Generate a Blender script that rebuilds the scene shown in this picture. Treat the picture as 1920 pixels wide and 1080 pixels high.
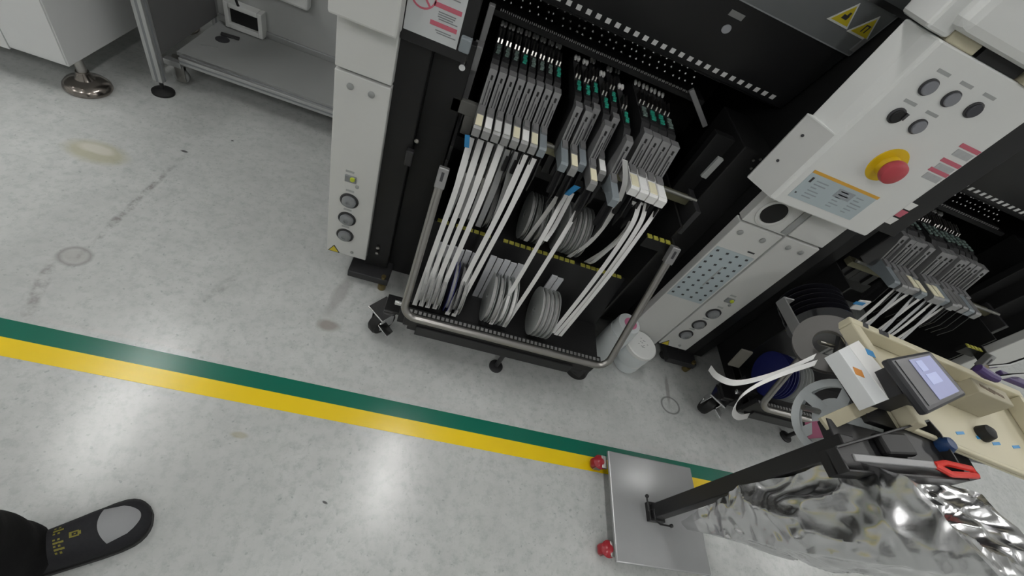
import bpy, bmesh, math, random
from mathutils import Vector, Matrix, noise
random.seed(7)
for o in list(bpy.data.objects): bpy.data.objects.remove(o)
SC = bpy.context.scene
COL = SC.collection
PI = math.pi

# ------------------------------------------------------------------ camera
FPX = 805.0; CAMZ = 1.45
def _dir(u, v): return Vector((u-960.0, v-540.0, FPX)).normalized()
_down = _dir(580, 1188); _x = _dir(4368, 1515); _x = (_x-_down*_x.dot(_down)).normalized()
_up = -_down; _y = _up.cross(_x)
ROT = Matrix((_x, _y, _up))                    # camera (x right, y down, z forward) -> world
cam_d = bpy.data.cameras.new('camera'); cam = bpy.data.objects.new('camera', cam_d); COL.objects.link(cam)
cam_d.sensor_width = 36.0; cam_d.lens = FPX/1920*36; cam_d.clip_start = 0.02
c0, c1, c2 = ROT.col[0], ROT.col[1], ROT.col[2]
cam.matrix_world = Matrix(((c0[0], -c1[0], -c2[0], 0), (c0[1], -c1[1], -c2[1], 0), (c0[2], -c1[2], -c2[2], CAMZ), (0, 0, 0, 1)))
SC.camera = cam
def P(u, v, x=None, y=None, z=None):           # photo pixel + one known coordinate -> point
    r = ROT @ Vector((u-960.0, v-540.0, FPX))
    t = x/r[0] if x is not None else (y/r[1] if y is not None else (z-CAMZ)/r[2])
    return Vector((0, 0, CAMZ)) + r*t

# ------------------------------------------------------------------ world, exposure
w = bpy.data.worlds.new('world'); SC.world = w; w.use_nodes = True
w.node_tree.nodes['Background'].inputs[0].default_value = (0.5, 0.52, 0.53, 1)
w.node_tree.nodes['Background'].inputs[1].default_value = 0.15
SC.view_settings.view_transform = 'Standard'; SC.view_settings.look = 'None'
SC.view_settings.gamma = 1.0; SC.view_settings.use_curve_mapping = False
SC.view_settings.exposure = 0.0
LAMP_STRENGTH = 31.0

# ------------------------------------------------------------------ materials
MATS = {}
def mat(name, col, rough=0.5, metal=0.0, var=0.0, scale=20.0, bump=0.0, emit=0.0, alpha=1.0, trans=0.0, spec=0.5, coat=0.0, ior=1.45):
    if name in MATS: return MATS[name]
    m = bpy.data.materials.new(name); m.use_nodes = True; nt = m.node_tree; b = nt.nodes['Principled BSDF']
    b.inputs['Base Color'].default_value = (*col, 1); b.inputs['Roughness'].default_value = rough
    b.inputs['Metallic'].default_value = metal; b.inputs['Alpha'].default_value = alpha
    b.inputs['Transmission Weight'].default_value = trans; b.inputs['Specular IOR Level'].default_value = spec
    b.inputs['Coat Weight'].default_value = coat; b.inputs['IOR'].default_value = ior
    if emit: b.inputs['Emission Color'].default_value = (*col, 1); b.inputs['Emission Strength'].default_value = emit
    tc = nt.nodes.new('ShaderNodeTexCoord')
    n = nt.nodes.new('ShaderNodeTexNoise'); n.inputs['Scale'].default_value = scale; n.inputs['Detail'].default_value = 4
    nt.links.new(tc.outputs['Object'], n.inputs['Vector'])
    if var:
        mx = nt.nodes.new('ShaderNodeMix'); mx.data_type = 'RGBA'
        mx.inputs['A'].default_value = (*[c*(1-var) for c in col], 1); mx.inputs['B'].default_value = (*[min(1, c*(1+var)) for c in col], 1)
        nt.links.new(n.outputs['Fac'], mx.inputs['Factor']); nt.links.new(mx.outputs['Result'], b.inputs['Base Color'])
    if bump:
        bp = nt.nodes.new('ShaderNodeBump'); bp.inputs['Strength'].default_value = bump; bp.inputs['Distance'].default_value = 0.002
        nt.links.new(n.outputs['Fac'], bp.inputs['Height']); nt.links.new(bp.outputs['Normal'], b.inputs['Normal'])
    MATS[name] = m
    return m
WHITE = mat('white_paint', (.60, .605, .59), .42, var=.03, scale=6)
WHITE2 = mat('white_plastic', (.70, .71, .70), .35, var=.02)
WALL = mat('wall_paint', (.62, .63, .62), .7, var=.03, scale=3)
CEIL = mat('ceiling_paint', (.7, .7, .69), .8, var=.02)
GREYP = mat('grey_panel_paint', (.30, .31, .305), .5, var=.04, scale=5)
BLACK = mat('black_powder_coat', (.013, .013, .0135), .45, var=.15, scale=30, spec=.35)
BLACKP = mat('black_plastic', (.016, .016, .017), .38, var=.1, spec=.4)
DARK = mat('dark_grey_metal', (.035, .035, .037), .45, metal=.2, var=.1)
GREY = mat('feeder_grey', (.24, .24, .245), .4, metal=.3, var=.06, scale=40)
LGREY = mat('light_grey_metal', (.30, .30, .30), .35, metal=.5, var=.05, scale=40)
BLUEGREY = mat('blue_grey_plastic', (.22, .25, .27), .4, var=.05)
CHROME = mat('chrome', (.72, .72, .73), .16, metal=1, var=.03)
STEEL = mat('brushed_steel', (.40, .39, .37), .3, metal=1, var=.06, scale=60)
ALU = mat('aluminium_profile', (.50, .51, .51), .35, metal=.8, var=.04)
CREAM = mat('cream_tag', (.86, .81, .60), .55, var=.03)
PAPER = mat('white_paper', (.78, .78, .77), .55, var=.03)
TAPE = mat('carrier_tape_white', (.66, .66, .65), .4, var=.04, scale=50)
TAPEG = mat('carrier_tape_clear', (.50, .51, .52), .25, var=.05, scale=50, alpha=.85)
CLEAR = mat('clear_reel_plastic', (.50, .52, .51), .3, var=.05, alpha=.5)
WIND = mat('reel_winding', (.40, .40, .39), .5, var=.15, scale=60)
REELW = mat('white_reel_plastic', (.62, .66, .68), .35, var=.03)
REELG = mat('grey_reel_plastic', (.095, .09, .085), .45, var=.05)
REELK = mat('black_reel_plastic', (.012, .012, .016), .22, var=.05)
REELB = mat('blue_reel_plastic', (.02, .025, .14), .3, var=.05)
GREENT = mat('green_floor_tape', (.002, .135, .085), .22, var=.06, scale=8, bump=.05)
YELT = mat('yellow_floor_tape', (.84, .60, .008), .24, var=.05, scale=8, bump=.05)
YELLOW = mat('yellow_print', (.62, .50, .03), .45, var=.03)
YLAB = mat('yellow_slot_label', (.38, .36, .06), .5, var=.08)
ESTY = mat('estop_yellow', (.72, .48, .01), .35, var=.02)
RED = mat('red_plastic', (.46, .06, .075), .4, var=.05)
REDP = mat('red_print', (.55, .13, .18), .5, var=.04)
PINK = mat('pink_label', (.62, .20, .33), .5, var=.05)
ORANGE = mat('orange_print', (.66, .36, .05), .45, var=.05)
BLUE = mat('blue_label', (.03, .25, .55), .4, var=.05)
GRN = mat('green_button', (.03, .34, .24), .35, var=.1)
GRNG = mat('grey_green_button', (.16, .22, .20), .4, var=.1)
PBLUE = mat('pale_blue_sheet', (.42, .49, .52), .45, var=.03)
TXT = mat('grey_print', (.22, .23, .24), .5, var=.1)
TXTK = mat('dark_print', (.04, .04, .045), .5, var=.1)
BEIGE = mat('beige_plastic', (.56, .52, .38), .5, var=.06, scale=10)
BEIGED = mat('tan_cardboard', (.36, .33, .24), .6, var=.08)
BROWN = mat('brown_wood', (.12, .085, .05), .6, var=.2)
PURPLE = mat('purple_grip', (.06, .035, .13), .4, var=.1)
TROUS = mat('black_trousers', (.006, .006, .0065), .9, var=.2, bump=.3, scale=80, spec=.2)
SHOE = mat('charcoal_shoe_fabric', (.020, .020, .023), .75, var=.2, bump=.2, scale=120, spec=.3)
SHOEC = mat('grey_toe_cap', (.27, .275, .285), .55, var=.06)
SHOEY = mat('yellow_shoe_print', (.19, .17, .02), .6, var=.1)
FOIL = mat('silver_foil', (.60, .60, .61), .24, metal=1, var=.04, bump=.4, scale=26)
PLATE = mat('grey_gloss_paint', (.30, .305, .31), .2, var=.04, spec=.6)
RUBBER = mat('black_rubber', (.012, .012, .012), .6, var=.2)
BRASS = mat('dull_brass', (.22, .17, .07), .4, metal=.8, var=.1)
SCREEN = mat('lit_screen', (.24, .26, .45), .3, emit=.2)
SCREEN2 = mat('lit_screen_pale', (.34, .38, .60), .3, emit=.25)
WINDOW = mat('smoked_window', (.20, .21, .215), .12, var=.1, scale=3, alpha=.75)
JAR = mat('translucent_white_plastic', (.66, .70, .71), .35, var=.03, alpha=.93)
LAMPE = mat('lamp_diffuser', (1, .99, .97), .5, emit=LAMP_STRENGTH)
def floor_material():
    m = bpy.data.materials.new('vinyl_floor'); m.use_nodes = True; nt = m.node_tree; L = nt.links.new
    b = nt.nodes['Principled BSDF']; tc = nt.nodes.new('ShaderNodeTexCoord')
    def N(t, **k):
        n = nt.nodes.new(t)
        for a, v in k.items(): setattr(n, a, v)
        return n
    def math_(op, a, b_=None, clamp=False):
        n = N('ShaderNodeMath', operation=op, use_clamp=clamp)
        for i, q in enumerate((a, b_)):
            if q is None: continue
            if isinstance(q, (int, float)): n.inputs[i].default_value = q
            else: L(q, n.inputs[i])
        return n.outputs[0]
    def noise_(s, d=4, rough=.6):
        n = N('ShaderNodeTexNoise'); n.inputs['Scale'].default_value = s; n.inputs['Detail'].default_value = d; n.inputs['Roughness'].default_value = rough
        L(tc.outputs['Object'], n.inputs['Vector']); return n
    def mix(fac, a, col):
        n = N('ShaderNodeMix', data_type='RGBA'); 
        if isinstance(fac, float): n.inputs['Factor'].default_value = fac
        else: L(fac, n.inputs['Factor'])
        if isinstance(a, tuple): n.inputs['A'].default_value = (*a, 1)
        else: L(a, n.inputs['A'])
        n.inputs['B'].default_value = (*col, 1); return n.outputs['Result']
    def step(v, lo, hi):
        n = N('ShaderNodeMapRange', clamp=True); n.inputs['From Min'].default_value = lo; n.inputs['From Max'].default_value = hi
        L(v, n.inputs['Value']); return n.outputs['Result']
    base = (.46, .475, .465)
    c = mix(step(noise_(9, 6, .7).outputs['Fac'], .35, .75), base, (.56, .575, .565))
    c = mix(step(noise_(34, 5, .75).outputs['Fac'], .48, .74), c, (.37, .39, .38))
    c = mix(math_('MULTIPLY', step(noise_(70, 2, .5).outputs['Fac'], .66, .72), .5), c, (.25, .27, .26))
    c = mix(math_('MULTIPLY', step(noise_(2.2, 3, .6).outputs['Fac'], .45, .75), .45), c, (.44, .45, .44))
    wob = noise_(12, 3)
    def dist(px, py, sx=1, sy=1, rot=0.0):
        mp = N('ShaderNodeMapping', vector_type='TEXTURE'); mp.inputs['Location'].default_value = (px, py, 0)
        mp.inputs['Rotation'].default_value = (0, 0, rot); mp.inputs['Scale'].default_value = (sx, sy, 1)
        L(tc.outputs['Object'], mp.inputs['Vector']); return mp
    brk = noise_(22, 3, .7)
    def spot(px, py, rx, ry, col, s, ring=None, rot=0.0, wobble=.5, broken=False):
        nonlocal c
        mp = dist(px, py, rx, ry, rot); l = N('ShaderNodeVectorMath', operation='LENGTH'); L(mp.outputs[0], l.inputs[0])
        d = math_('ADD', l.outputs['Value'], math_('MULTIPLY', math_('SUBTRACT', wob.outputs['Fac'], .5), wobble))
        if ring: f = math_('SUBTRACT', 1.0, step(math_('ABSOLUTE', math_('SUBTRACT', d, 1.0)), 0.0, ring))
        else: f = math_('SUBTRACT', 1.0, step(d, .55, 1.0))
        if broken: f = math_('MULTIPLY', f, step(brk.outputs['Fac'], .42, .62))
        c = mix(math_('MULTIPLY', f, s), c, col)
    spot(-1.268, 1.356, .125, .07, (.40, .38, .26), .75)
    spot(-1.275, 1.372, .07, .03, (.56, .555, .49), .8)
    spot(-1.046, .885, .040, .034, (.20, .19, .18), .6, ring=.3, wobble=.4)
    spot(-1.046, .885, .045, .035, (.36, .35, .33), .5)
    a = math.atan2(1.499-.885, -1.034+1.046)
    spot(-1.03, 1.20, .31, .016, (.20, .19, .18), .75, rot=a, wobble=1.4, broken=True)
    spot(-1.035, 1.503, .016, .008, (.06, .06, .06), .9, wobble=.2)
    spot(-1.05, .74, .16, .02, (.25, .24, .23), .7, rot=a+.35, wobble=1.0, broken=True)
    spot(-.92, 1.66, .007, .005, (.05, .05, .05), .9, wobble=.1)
    spot(-.62, .90, .1, .02, (.28, .28, .27), .6, rot=1.2, wobble=1.0, broken=True)
    spot(-.239, .857, .045, .03, (.27, .245, .22), .8, wobble=1.0)
    spot(-.245, .99, .11, .03, (.31, .30, .29), .6, rot=1.45, wobble=1.1)
    spot(1.22, .873, .045, .038, (.10, .10, .095), .8, ring=.16, wobble=.15)
    spot(1.22, .95, .09, .012, (.22, .21, .2), .6, rot=1.5, wobble=.8)
    spot(-.06, .29, .010, .004, (.05, .05, .05), .9, rot=-.3, wobble=.2)
    spot(-.35, .43, .03, .012, (.36, .33, .22), .6, wobble=.8)
    L(c, b.inputs['Base Color'])
    r = N('ShaderNodeMapRange'); r.inputs['To Min'].default_value = .14; r.inputs['To Max'].default_value = .30
    L(noise_(5, 4).outputs['Fac'], r.inputs['Value']); L(r.outputs['Result'], b.inputs['Roughness'])
    b.inputs['Specular IOR Level'].default_value = .5
    bp = N('ShaderNodeBump'); bp.inputs['Strength'].default_value = .06; bp.inputs['Distance'].default_value = .004
    L(noise_(60, 3).outputs['Fac'], bp.inputs['Height']); L(bp.outputs['Normal'], b.inputs['Normal'])
    return m
FLOOR = floor_material()

# ------------------------------------------------------------------ mesh helpers
class M:
    """collects shapes in world (or root-local) coordinates; build() links them as one mesh object"""
    def __init__(s): s.v = []; s.f = []
    def add(s, vs, fs):
        n = len(s.v); s.v += [tuple(q) for q in vs]; s.f += [tuple(i+n for i in f) for f in fs]; return s
    def box(s, x0, x1, y0, y1, z0, z1):
        return s.add([(x0,y0,z0),(x1,y0,z0),(x1,y1,z0),(x0,y1,z0),(x0,y0,z1),(x1,y0,z1),(x1,y1,z1),(x0,y1,z1)],
                     [(0,3,2,1),(4,5,6,7),(0,1,5,4),(1,2,6,5),(2,3,7,6),(3,0,4,7)])
    def obox(s, c, ax, ay, az):                # centre and three half-axis vectors
        c = Vector(c); ax = Vector(ax); ay = Vector(ay); az = Vector(az)
        q = [c+ax*i+ay*j+az*k for k in (-1,1) for j, i in ((-1,-1),(-1,1),(1,1),(1,-1))]
        return s.add(q, [(0,3,2,1),(4,5,6,7),(0,1,5,4),(1,2,6,5),(2,3,7,6),(3,0,4,7)])
    def prism(s, pts, d):                      # polygon extruded by vector d
        d = Vector(d); a = [Vector(p) for p in pts]; n = len(a)
        return s.add(a+[p+d for p in a], [tuple(range(n))[::-1], tuple(range(n, 2*n))]+[(i, (i+1)%n, n+(i+1)%n, n+i) for i in range(n)])
    def lathe(s, prof, c, axis=(0,0,1), seg=24, ang=0.0):       # prof: (radius, along)
        ax = Vector(axis).normalized(); t = Vector((1,0,0)) if abs(ax.x) < .9 else Vector((0,1,0))
        e1 = ax.cross(t).normalized(); e2 = ax.cross(e1); c = Vector(c); vs = []; fs = []
        for r, h in prof:
            for i in range(seg):
                a = 2*PI*i/seg+ang; vs.append(c+ax*h+(e1*math.cos(a)+e2*math.sin(a))*max(r, 1e-5))
        for k in range(len(prof)-1):
            for i in range(seg): j = (i+1)%seg; fs.append((k*seg+i, k*seg+j, (k+1)*seg+j, (k+1)*seg+i))
        fs.append(tuple(range(seg))[::-1]); fs.append(tuple(range((len(prof)-1)*seg, len(prof)*seg)))
        return s.add(vs, fs)
    def cyl(s, a, b, r, seg=16):
        a = Vector(a); b = Vector(b); return s.lathe([(r, 0), (r, (b-a).length)], a, b-a, seg)
    def tube(s, pts, r, seg=12):
        pts = [Vector(p) for p in pts]; vs = []; fs = []; n = len(pts); up = None
        for i, p in enumerate(pts):
            t = (pts[min(i+1, n-1)]-pts[max(i-1, 0)]).normalized()
            if up is None: up = t.orthogonal().normalized()
            e1 = (up-t*up.dot(t)).normalized(); up = e1; e2 = t.cross(e1); rr = r[i] if isinstance(r, (list, tuple)) else r
            for k in range(seg): a = 2*PI*k/seg; vs.append(p+(e1*math.cos(a)+e2*math.sin(a))*rr)
        for i in range(n-1):
            for k in range(seg): j = (k+1)%seg; fs.append((i*seg+k, i*seg+j, (i+1)*seg+j, (i+1)*seg+k))
        fs.append(tuple(range(seg))[::-1]); fs.append(tuple(range((n-1)*seg, n*seg)))
        return s.add(vs, fs)
    def strip(s, pts, wdir, w, th=.0012):      # ribbon of width w along wdir, thickness th
        pts = [Vector(p) for p in pts]; wd = Vector(wdir).normalized(); vs = []; fs = []; n = len(pts)
        for i, p in enumerate(pts):
            t = (pts[min(i+1, n-1)]-pts[max(i-1, 0)]).normalized(); nn = t.cross(wd).normalized(); ww = w[i] if isinstance(w, (list, tuple)) else w
            for a, b in ((-1,-1),(1,-1),(1,1),(-1,1)): vs.append(p+wd*(a*ww/2)+nn*(b*th/2))
        for i in range(n-1):
            for k in range(4): j = (k+1)%4; fs.append((i*4+k, i*4+j, (i+1)*4+j, (i+1)*4+k))
        fs.append((3,2,1,0)); fs.append(tuple((n-1)*4+k for k in range(4)))
        return s.add(vs, fs)
    def ring(s, c, axis, r0, r1, th, seg=28):  # flat annulus with thickness
        ax = Vector(axis).normalized(); t = Vector((0,0,1)) if abs(ax.z) < .9 else Vector((0,1,0))
        e1 = ax.cross(t).normalized(); e2 = ax.cross(e1); c = Vector(c); vs = []; fs = []
        for i in range(seg):
            a = 2*PI*i/seg; d = e1*math.cos(a)+e2*math.sin(a)
            vs += [c+d*r0-ax*th/2, c+d*r1-ax*th/2, c+d*r1+ax*th/2, c+d*r0+ax*th/2]
        for i in range(seg):
            j = (i+1)%seg
            for k in range(4): l = (k+1)%4; fs.append((i*4+k, j*4+k, j*4+l, i*4+l))
        return s.add(vs, fs)
    def mesh(s, name, org=(0,0,0)):
        me = bpy.data.meshes.new(name); o = Vector(org)
        me.from_pydata([tuple(Vector(q)-o) for q in s.v], [], s.f); 
        bm = bmesh.new(); bm.from_mesh(me); bmesh.ops.recalc_face_normals(bm, faces=bm.faces); bm.to_mesh(me); bm.free()
        return me
def smooth(o, ang=35):
    for p in o.data.polygons: p.use_smooth = True
    try: o.data.set_sharp_from_angle(angle=math.radians(ang))
    except Exception: pass
def link(name, me, m, parent=None, bevel=0.0, sm=False):
    if not me.materials: me.materials.append(m)
    o = bpy.data.objects.new(name, me); COL.objects.link(o)
    if parent: o.parent = parent
    if sm: smooth(o)
    if bevel:
        b = o.modifiers.new('bevel', 'BEVEL'); b.width = bevel; b.segments = 2; b.limit_method = 'ANGLE'
    return o
def tag(o, label, cat, group=None):
    o['label'] = label; o['category'] = cat
    if group: o['group'] = group
    return o
def thing(name, loc, label, cat, group=None):
    o = bpy.data.objects.new(name, None); COL.objects.link(o); o.location = loc; o.empty_display_size = .05
    return tag(o, label, cat, group)
def root_loc(o):
    v = Vector((0,0,0))
    while o: v = v+o.location; o = o.parent
    return v
def part(parent, name, mb, m, bevel=0.0, sm=False, label=None):      # mb in world coordinates
    o = link(name, mb.mesh(name, root_loc(parent)), m, parent, bevel, sm)
    if label: o['label'] = label
    return o
def struct(name, mb, m, bevel=0.0):
    o = link(name, mb.mesh(name), m, None, bevel); o['kind'] = 'structure'; return o
def single(name, mb, m, label, cat, group=None, org=(0,0,0), bevel=0.0, sm=False):
    o = link(name, mb.mesh(name, org), m, None, bevel, sm); o.location = org; return tag(o, label, cat, group)
def catmull(pts, n=8):
    pts = [Vector(p) for p in pts]; q = [pts[0]*2-pts[1]]+pts+[pts[-1]*2-pts[-2]]; out = []
    for i in range(1, len(q)-2):
        a, b, c, d = q[i-1:i+3]
        for k in range(n):
            t = k/n; out.append(.5*((2*b)+(c-a)*t+(2*a-5*b+4*c-d)*t*t+(-a+3*b-3*c+d)*t**3))
    return out+[pts[-1]]
ORD = ['first', 'second', 'third', 'fourth', 'fifth', 'sixth', 'seventh', 'eighth', 'ninth', 'tenth', 'eleventh', 'twelfth', 'thirteenth', 'fourteenth', 'fifteenth', 'sixteenth']

# ------------------------------------------------------------------ room
RX0, RX1, RY0, RY1, RZ = -5.0, 6.0, -3.2, 4.6, 2.8
struct('floor', M().box(RX0, RX1, RY0, RY1, -.05, 0), FLOOR)
struct('ceiling', M().box(RX0, RX1, RY0, RY1, RZ, RZ+.05), CEIL)
struct('wall_back', M().box(RX0, RX1, RY1, RY1+.05, 0, RZ), WALL)
struct('wall_front', M().box(RX0, RX1, RY0-.05, RY0, 0, RZ), WALL)
struct('wall_left', M().box(RX0-.05, RX0, RY0, RY1, 0, RZ), WALL)
struct('wall_right', M().box(RX1, RX1+.05, RY0, RY1, 0, RZ), WALL)
sy0, sy1, sy2 = P(620, 788, z=0).y, P(620, 757, z=0).y, P(620, 727, z=0).y
single('floor_tape', M().box(RX0, RX1, sy1, sy2, .0002, .0012), GREENT, 'green floor marking tape beside the yellow stripe', 'floor tape')
single('floor_tape', M().box(RX0, RX1, sy0, sy1, .0002, .0012), YELT, 'yellow floor marking tape along the aisle side of the green stripe', 'floor tape')
LY = ['above the machine fronts', 'behind the aisle']
for i, lx in enumerate((-4.0, -1.92, .25, 2.8, 4.8)):
    for j, ly in enumerate((1.35, -1.25)):
        t = thing('ceiling_lamp', (lx, ly, RZ), 'long white ceiling lamp, %s from the left, %s' % (ORD[i], LY[j]), 'lamp', 'ceiling lamps')
        part(t, 'housing', M().box(lx-.13, lx+.13, ly-.62, ly+.62, RZ-.05, RZ), WHITE2)
        part(t, 'diffuser', M().box(lx-.07, lx+.07, ly-.6, ly+.6, RZ-.06, RZ-.051), LAMPE)

# ------------------------------------------------------------------ placement machines
YP = 1.099
def screw(parent, x, y, z, r=.008, m=TXT):
    part(parent, 'screw', M().lathe([(r, 0), (r, .003), (r*.6, .005)], (x, y, z), (0,-1,0), 14), m, sm=True)
def tri_sign(parent, name, c, ux, uz, h, border=True):
    c = Vector(c); ux = Vector(ux); uz = Vector(uz); n = ux.cross(uz).normalized()
    if n.y > 0: n = -n
    tr = lambda k: [c-ux*h*.58*k-uz*h*.42*k, c+ux*h*.58*k-uz*h*.42*k, c+uz*h*.58*k]
    s = part(parent, name, M().prism(tr(1.0), n*.0015), WHITE2 if border else TXTK)
    return s, tr, n
def machine(X, label, first):
    t = thing('placement_machine', (X+.39, 1.6, 0), label, 'machine')
    x0, x1 = X-.329, X+1.109
    # dark carcass
    part(t, 'base_beam', M().box(x0+.02, x1-.02, 1.42, 2.5, .03, .14), BLACK)
    part(t, 'back_panel', M().box(x0+.02, x1-.02, 1.80, 1.82, .14, 1.7), BLACK)
    part(t, 'body', M().box(x0+.004, x1-.004, 1.85, 2.75, .14, 1.75), WHITE, bevel=.01)
    part(t, 'side_frame', M().box(x0+.012, X-.195, 1.135, 1.80, .1, 1.7), BLACK)
    part(t, 'side_frame', M().box(X+.95, x1-.012, 1.135, 1.80, .1, 1.7), BLACK)
    part(t, 'inner_column', M().box(X-.195, X-.105, 1.125, 1.32, .075, .955), BLACK, bevel=.004)
    part(t, 'inner_column', M().box(X+.83, X+.95, 1.20, 1.45, .075, 1.0), BLACK, bevel=.004)
    part(t, 'docking_plate', M().box(X-.105, X-.004, 1.17, 1.20, .02, .98), BLACK, bevel=.002)
    part(t, 'docking_plate', M().box(X+.762, X+.95, 1.26, 1.29, .02, .98), BLACK, bevel=.002)
    # foot under the column
    f = part(t, 'foot_beam', M().box(X-.24, X-.085, 1.075, 1.42, .03, .062), DARK, bevel=.003)
    part(f, 'levelling_screw', M().lathe([(.016, 0), (.016, .03), (.009, .03), (.009, .075)], (X-.105, 1.085, .0)), BRASS, sm=True)
    part(f, 'levelling_screw', M().lathe([(.022, 0), (.022, .035)], (X-.215, 1.13, .0)), DARK, sm=True)
    f = part(t, 'foot_beam', M().box(X+.86, X+1.05, 1.22, 1.42, .03, .062), DARK, bevel=.003)
    part(f, 'levelling_screw', M().lathe([(.02, 0), (.02, .03)], (X+.95, 1.3, .0)), BRASS, sm=True)
    # left pillar
    lp = part(t, 'lower_panel', M().box(x0, X-.185, YP, 1.135, .12, .826), WHITE, bevel=.003)
    for sx, sz, r in ((-.287, .793, .009), (-.232, .792, .009), (-.237, .146, .006), (-.243, .465, .006)): screw(lp, X+sx, YP-.0005, sz, r, GREYP)
    for k, (kx, kz) in enumerate(((-.263, .397), (-.265, .312), (-.267, .229))):
        part(lp, 'gauge_bezel', M().lathe([(.030, 0), (.030, .004), (.026, .006), (.022, .003)], (X+kx, YP, kz), (0,-1,0), 24), DARK, sm=True)
        part(lp, 'gauge_dome', M().lathe([(.024, 0), (.022, .010), (.015, .014), (.007, .0145), (.006, .012)], (X+kx, YP-.002, kz), (0,-1,0), 24), TXT, sm=True)
        part(lp, 'printed_caption', M().box(X+kx-.014, X+kx+.012, YP-.0006, YP, kz+.038, kz+.046), MATS.get('faint_print') or mat('faint_print', (.36, .37, .37), .5, var=.1))
    s = part(lp, 'pressure_switch', M().box(X-.282, X-.248, YP-.006, YP, .478, .502), TXT, bevel=.001)
    part(lp, 'switch_light', M().lathe([(.008, 0), (.007, .005)], (X-.258, YP-.006, .494), (0,-1,0), 14), mat('lime_light', (.50, .58, .04), .4, var=.1), sm=True)
    part(lp, 'printed_caption', M().box(X-.282, X-.256, YP-.0006, YP, .512, .520), MATS['faint_print'])
    tri, tr, n = tri_sign(lp, 'warning_triangle', (X-.302, YP, .139), (1,0,0), (0,0,1), .036, False)
    part(lp, 'warning_face', M().prism([q-n*-.0016 for q in tr(.8)], n*.001), YELLOW)
    up = part(t, 'upper_panel', M().box(x0, X-.185, YP, 1.135, .833, 1.7), WHITE, bevel=.003)
    if first:
        part(t, 'cover_block', M().box(x0-.005, X-.180, 1.045, YP, .975, 1.7), WHITE, bevel=.006)
    # warning placard on the black inner plate
    part(t, 'placard_plate', M().box(X-.185, X-.02, 1.105, 1.135, .955, 1.7), BLACKP, bevel=.003)
    if first:
        g = part(t, 'warning_placard', M().box(X-.179, X-.050, 1.1025, 1.105, .982, 1.115), mat('placard_white', (.55, .57, .58), .4, var=.02), label='white warning placard with red bands and prohibition ring')
        part(g, 'prohibition_ring', M().ring((X-.146, 1.102, 1.068), (0,1,0), .026, .030, .001), REDP)
        part(g, 'prohibition_slash', M().obox((X-.146, 1.102, 1.068), (.0185,0,-.0205), (0,.0006,0), (.0017,0,.0015)), REDP)
        for bx, bw, bz in ((-.118, .062, 1.106), (-.120, .064, 1.060), (-.122, .064, 1.020)):
            part(g, 'red_band', M().box(X+bx, X+bx+bw, 1.1015, 1.1024, bz-.005, bz+.005), REDP)
        tx = M()
        for k, z in enumerate((1.094, 1.088, 1.082, 1.047, 1.042, 1.037, 1.032, 1.007, 1.002)):
            a = X-.108+random.random()*.008; tx.box(a, a+.035+random.random()*.012, 1.1017, 1.1024, z-.0011, z+.0011)
        o = part(g, 'printed_text', tx, TXT); o['kind'] = 'stuff'
        # fittings on the inner column
        part(t, 'latch_block', M().box(X-.045, X-.018, 1.09, 1.115, .985, 1.02), BLUEGREY, bevel=.004)
        part(t, 'latch_bolt', M().lathe([(.010, 0), (.008, .02)], (X-.025, 1.11, .952), (0,-1,0), 14), CHROME, sm=True)
        for bx, by, bz in ((-.095, 1.12, .69), (-.062, 1.2, .77), (-.15, 1.12, .19), (-.15, 1.12, .16)):
            part(t, 'bolt', M().lathe([(.007, 0), (.007, .006), (.004, .008)], (X+bx, by, bz), (0,-1,0), 12), STEEL, sm=True)
        part(t, 'sensor_block', M().box(X-.118, X-.095, 1.105, 1.125, .60, .655), DARK, bevel=.004)
        part(t, 'stopper_bracket', M().box(X-.03, X+.045, 1.17, 1.19, .79, .83).box(X+.015, X+.045, 1.17, 1.19, .73, .79), mat('grey_bracket', (.13, .13, .12), .5, var=.1), bevel=.002)
        part(t, 'guide_post', M().box(X-.005, X+.012, 1.24, 1.26, .70, 1.06).box(X-.012, X+.012, 1.20, 1.24, .905, .97), GREY, bevel=.002)
    if first:
        for u0, v0, u1, v1, yy, hw, m in ((1296, 168, 1322, 236, 1.34, .008, GREY), (1318, 332, 1352, 296, 1.16, .010, GREYP), (1300, 128, 1352, 152, 1.40, .004, GREY)):
            a, b = P(u0, v0, y=yy), P(u1, v1, y=yy); part(t, 'guide_arm', M().obox((a+b)/2, (b-a)/2, (0,.006,0), Vector(((b-a).z,0,-(b-a).x)).normalized()*hw), m, bevel=.002)
        for u, v in ((1412, 300), (1425, 298), (1408, 315)): part(t, 'bolt', M().lathe([(.004, 0), (.004, .004)], P(u, v, y=1.197), (0,-1,0), 10), STEEL)
    # safety cover
    def cov(x, z, o=0.0): return Vector((x, 1.352-.33*(z-1.107)-o, z))
    cv = part(t, 'safety_cover', M().prism([cov(X-.18, 1.085), cov(X-.18, 1.70), cov(X-.18, 1.70)+Vector((0,.03,0)), cov(X-.18, 1.085)+Vector((0,.03,0))], (1.125,0,0)), mat('black_cover', (.014, .014, .015), .35, var=.1, spec=.4), bevel=.003)
    part(t, 'cover_lip', M().box(X-.18, X+.945, 1.385, 1.80, 1.075, 1.10), BLACK)
    for k in range(32):
        lx = X-.043+.0300*k
        if lx > X+.905: break
        part(cv, 'slot_marker', M().obox(cov(lx, 1.107, .001), (.0070,0,0), (0,.0008,0), Vector((0,-.33,1)).normalized()*.0075), mat('slot_marker_white', (.80, .80, .80), .45, var=.15, scale=200))
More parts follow.
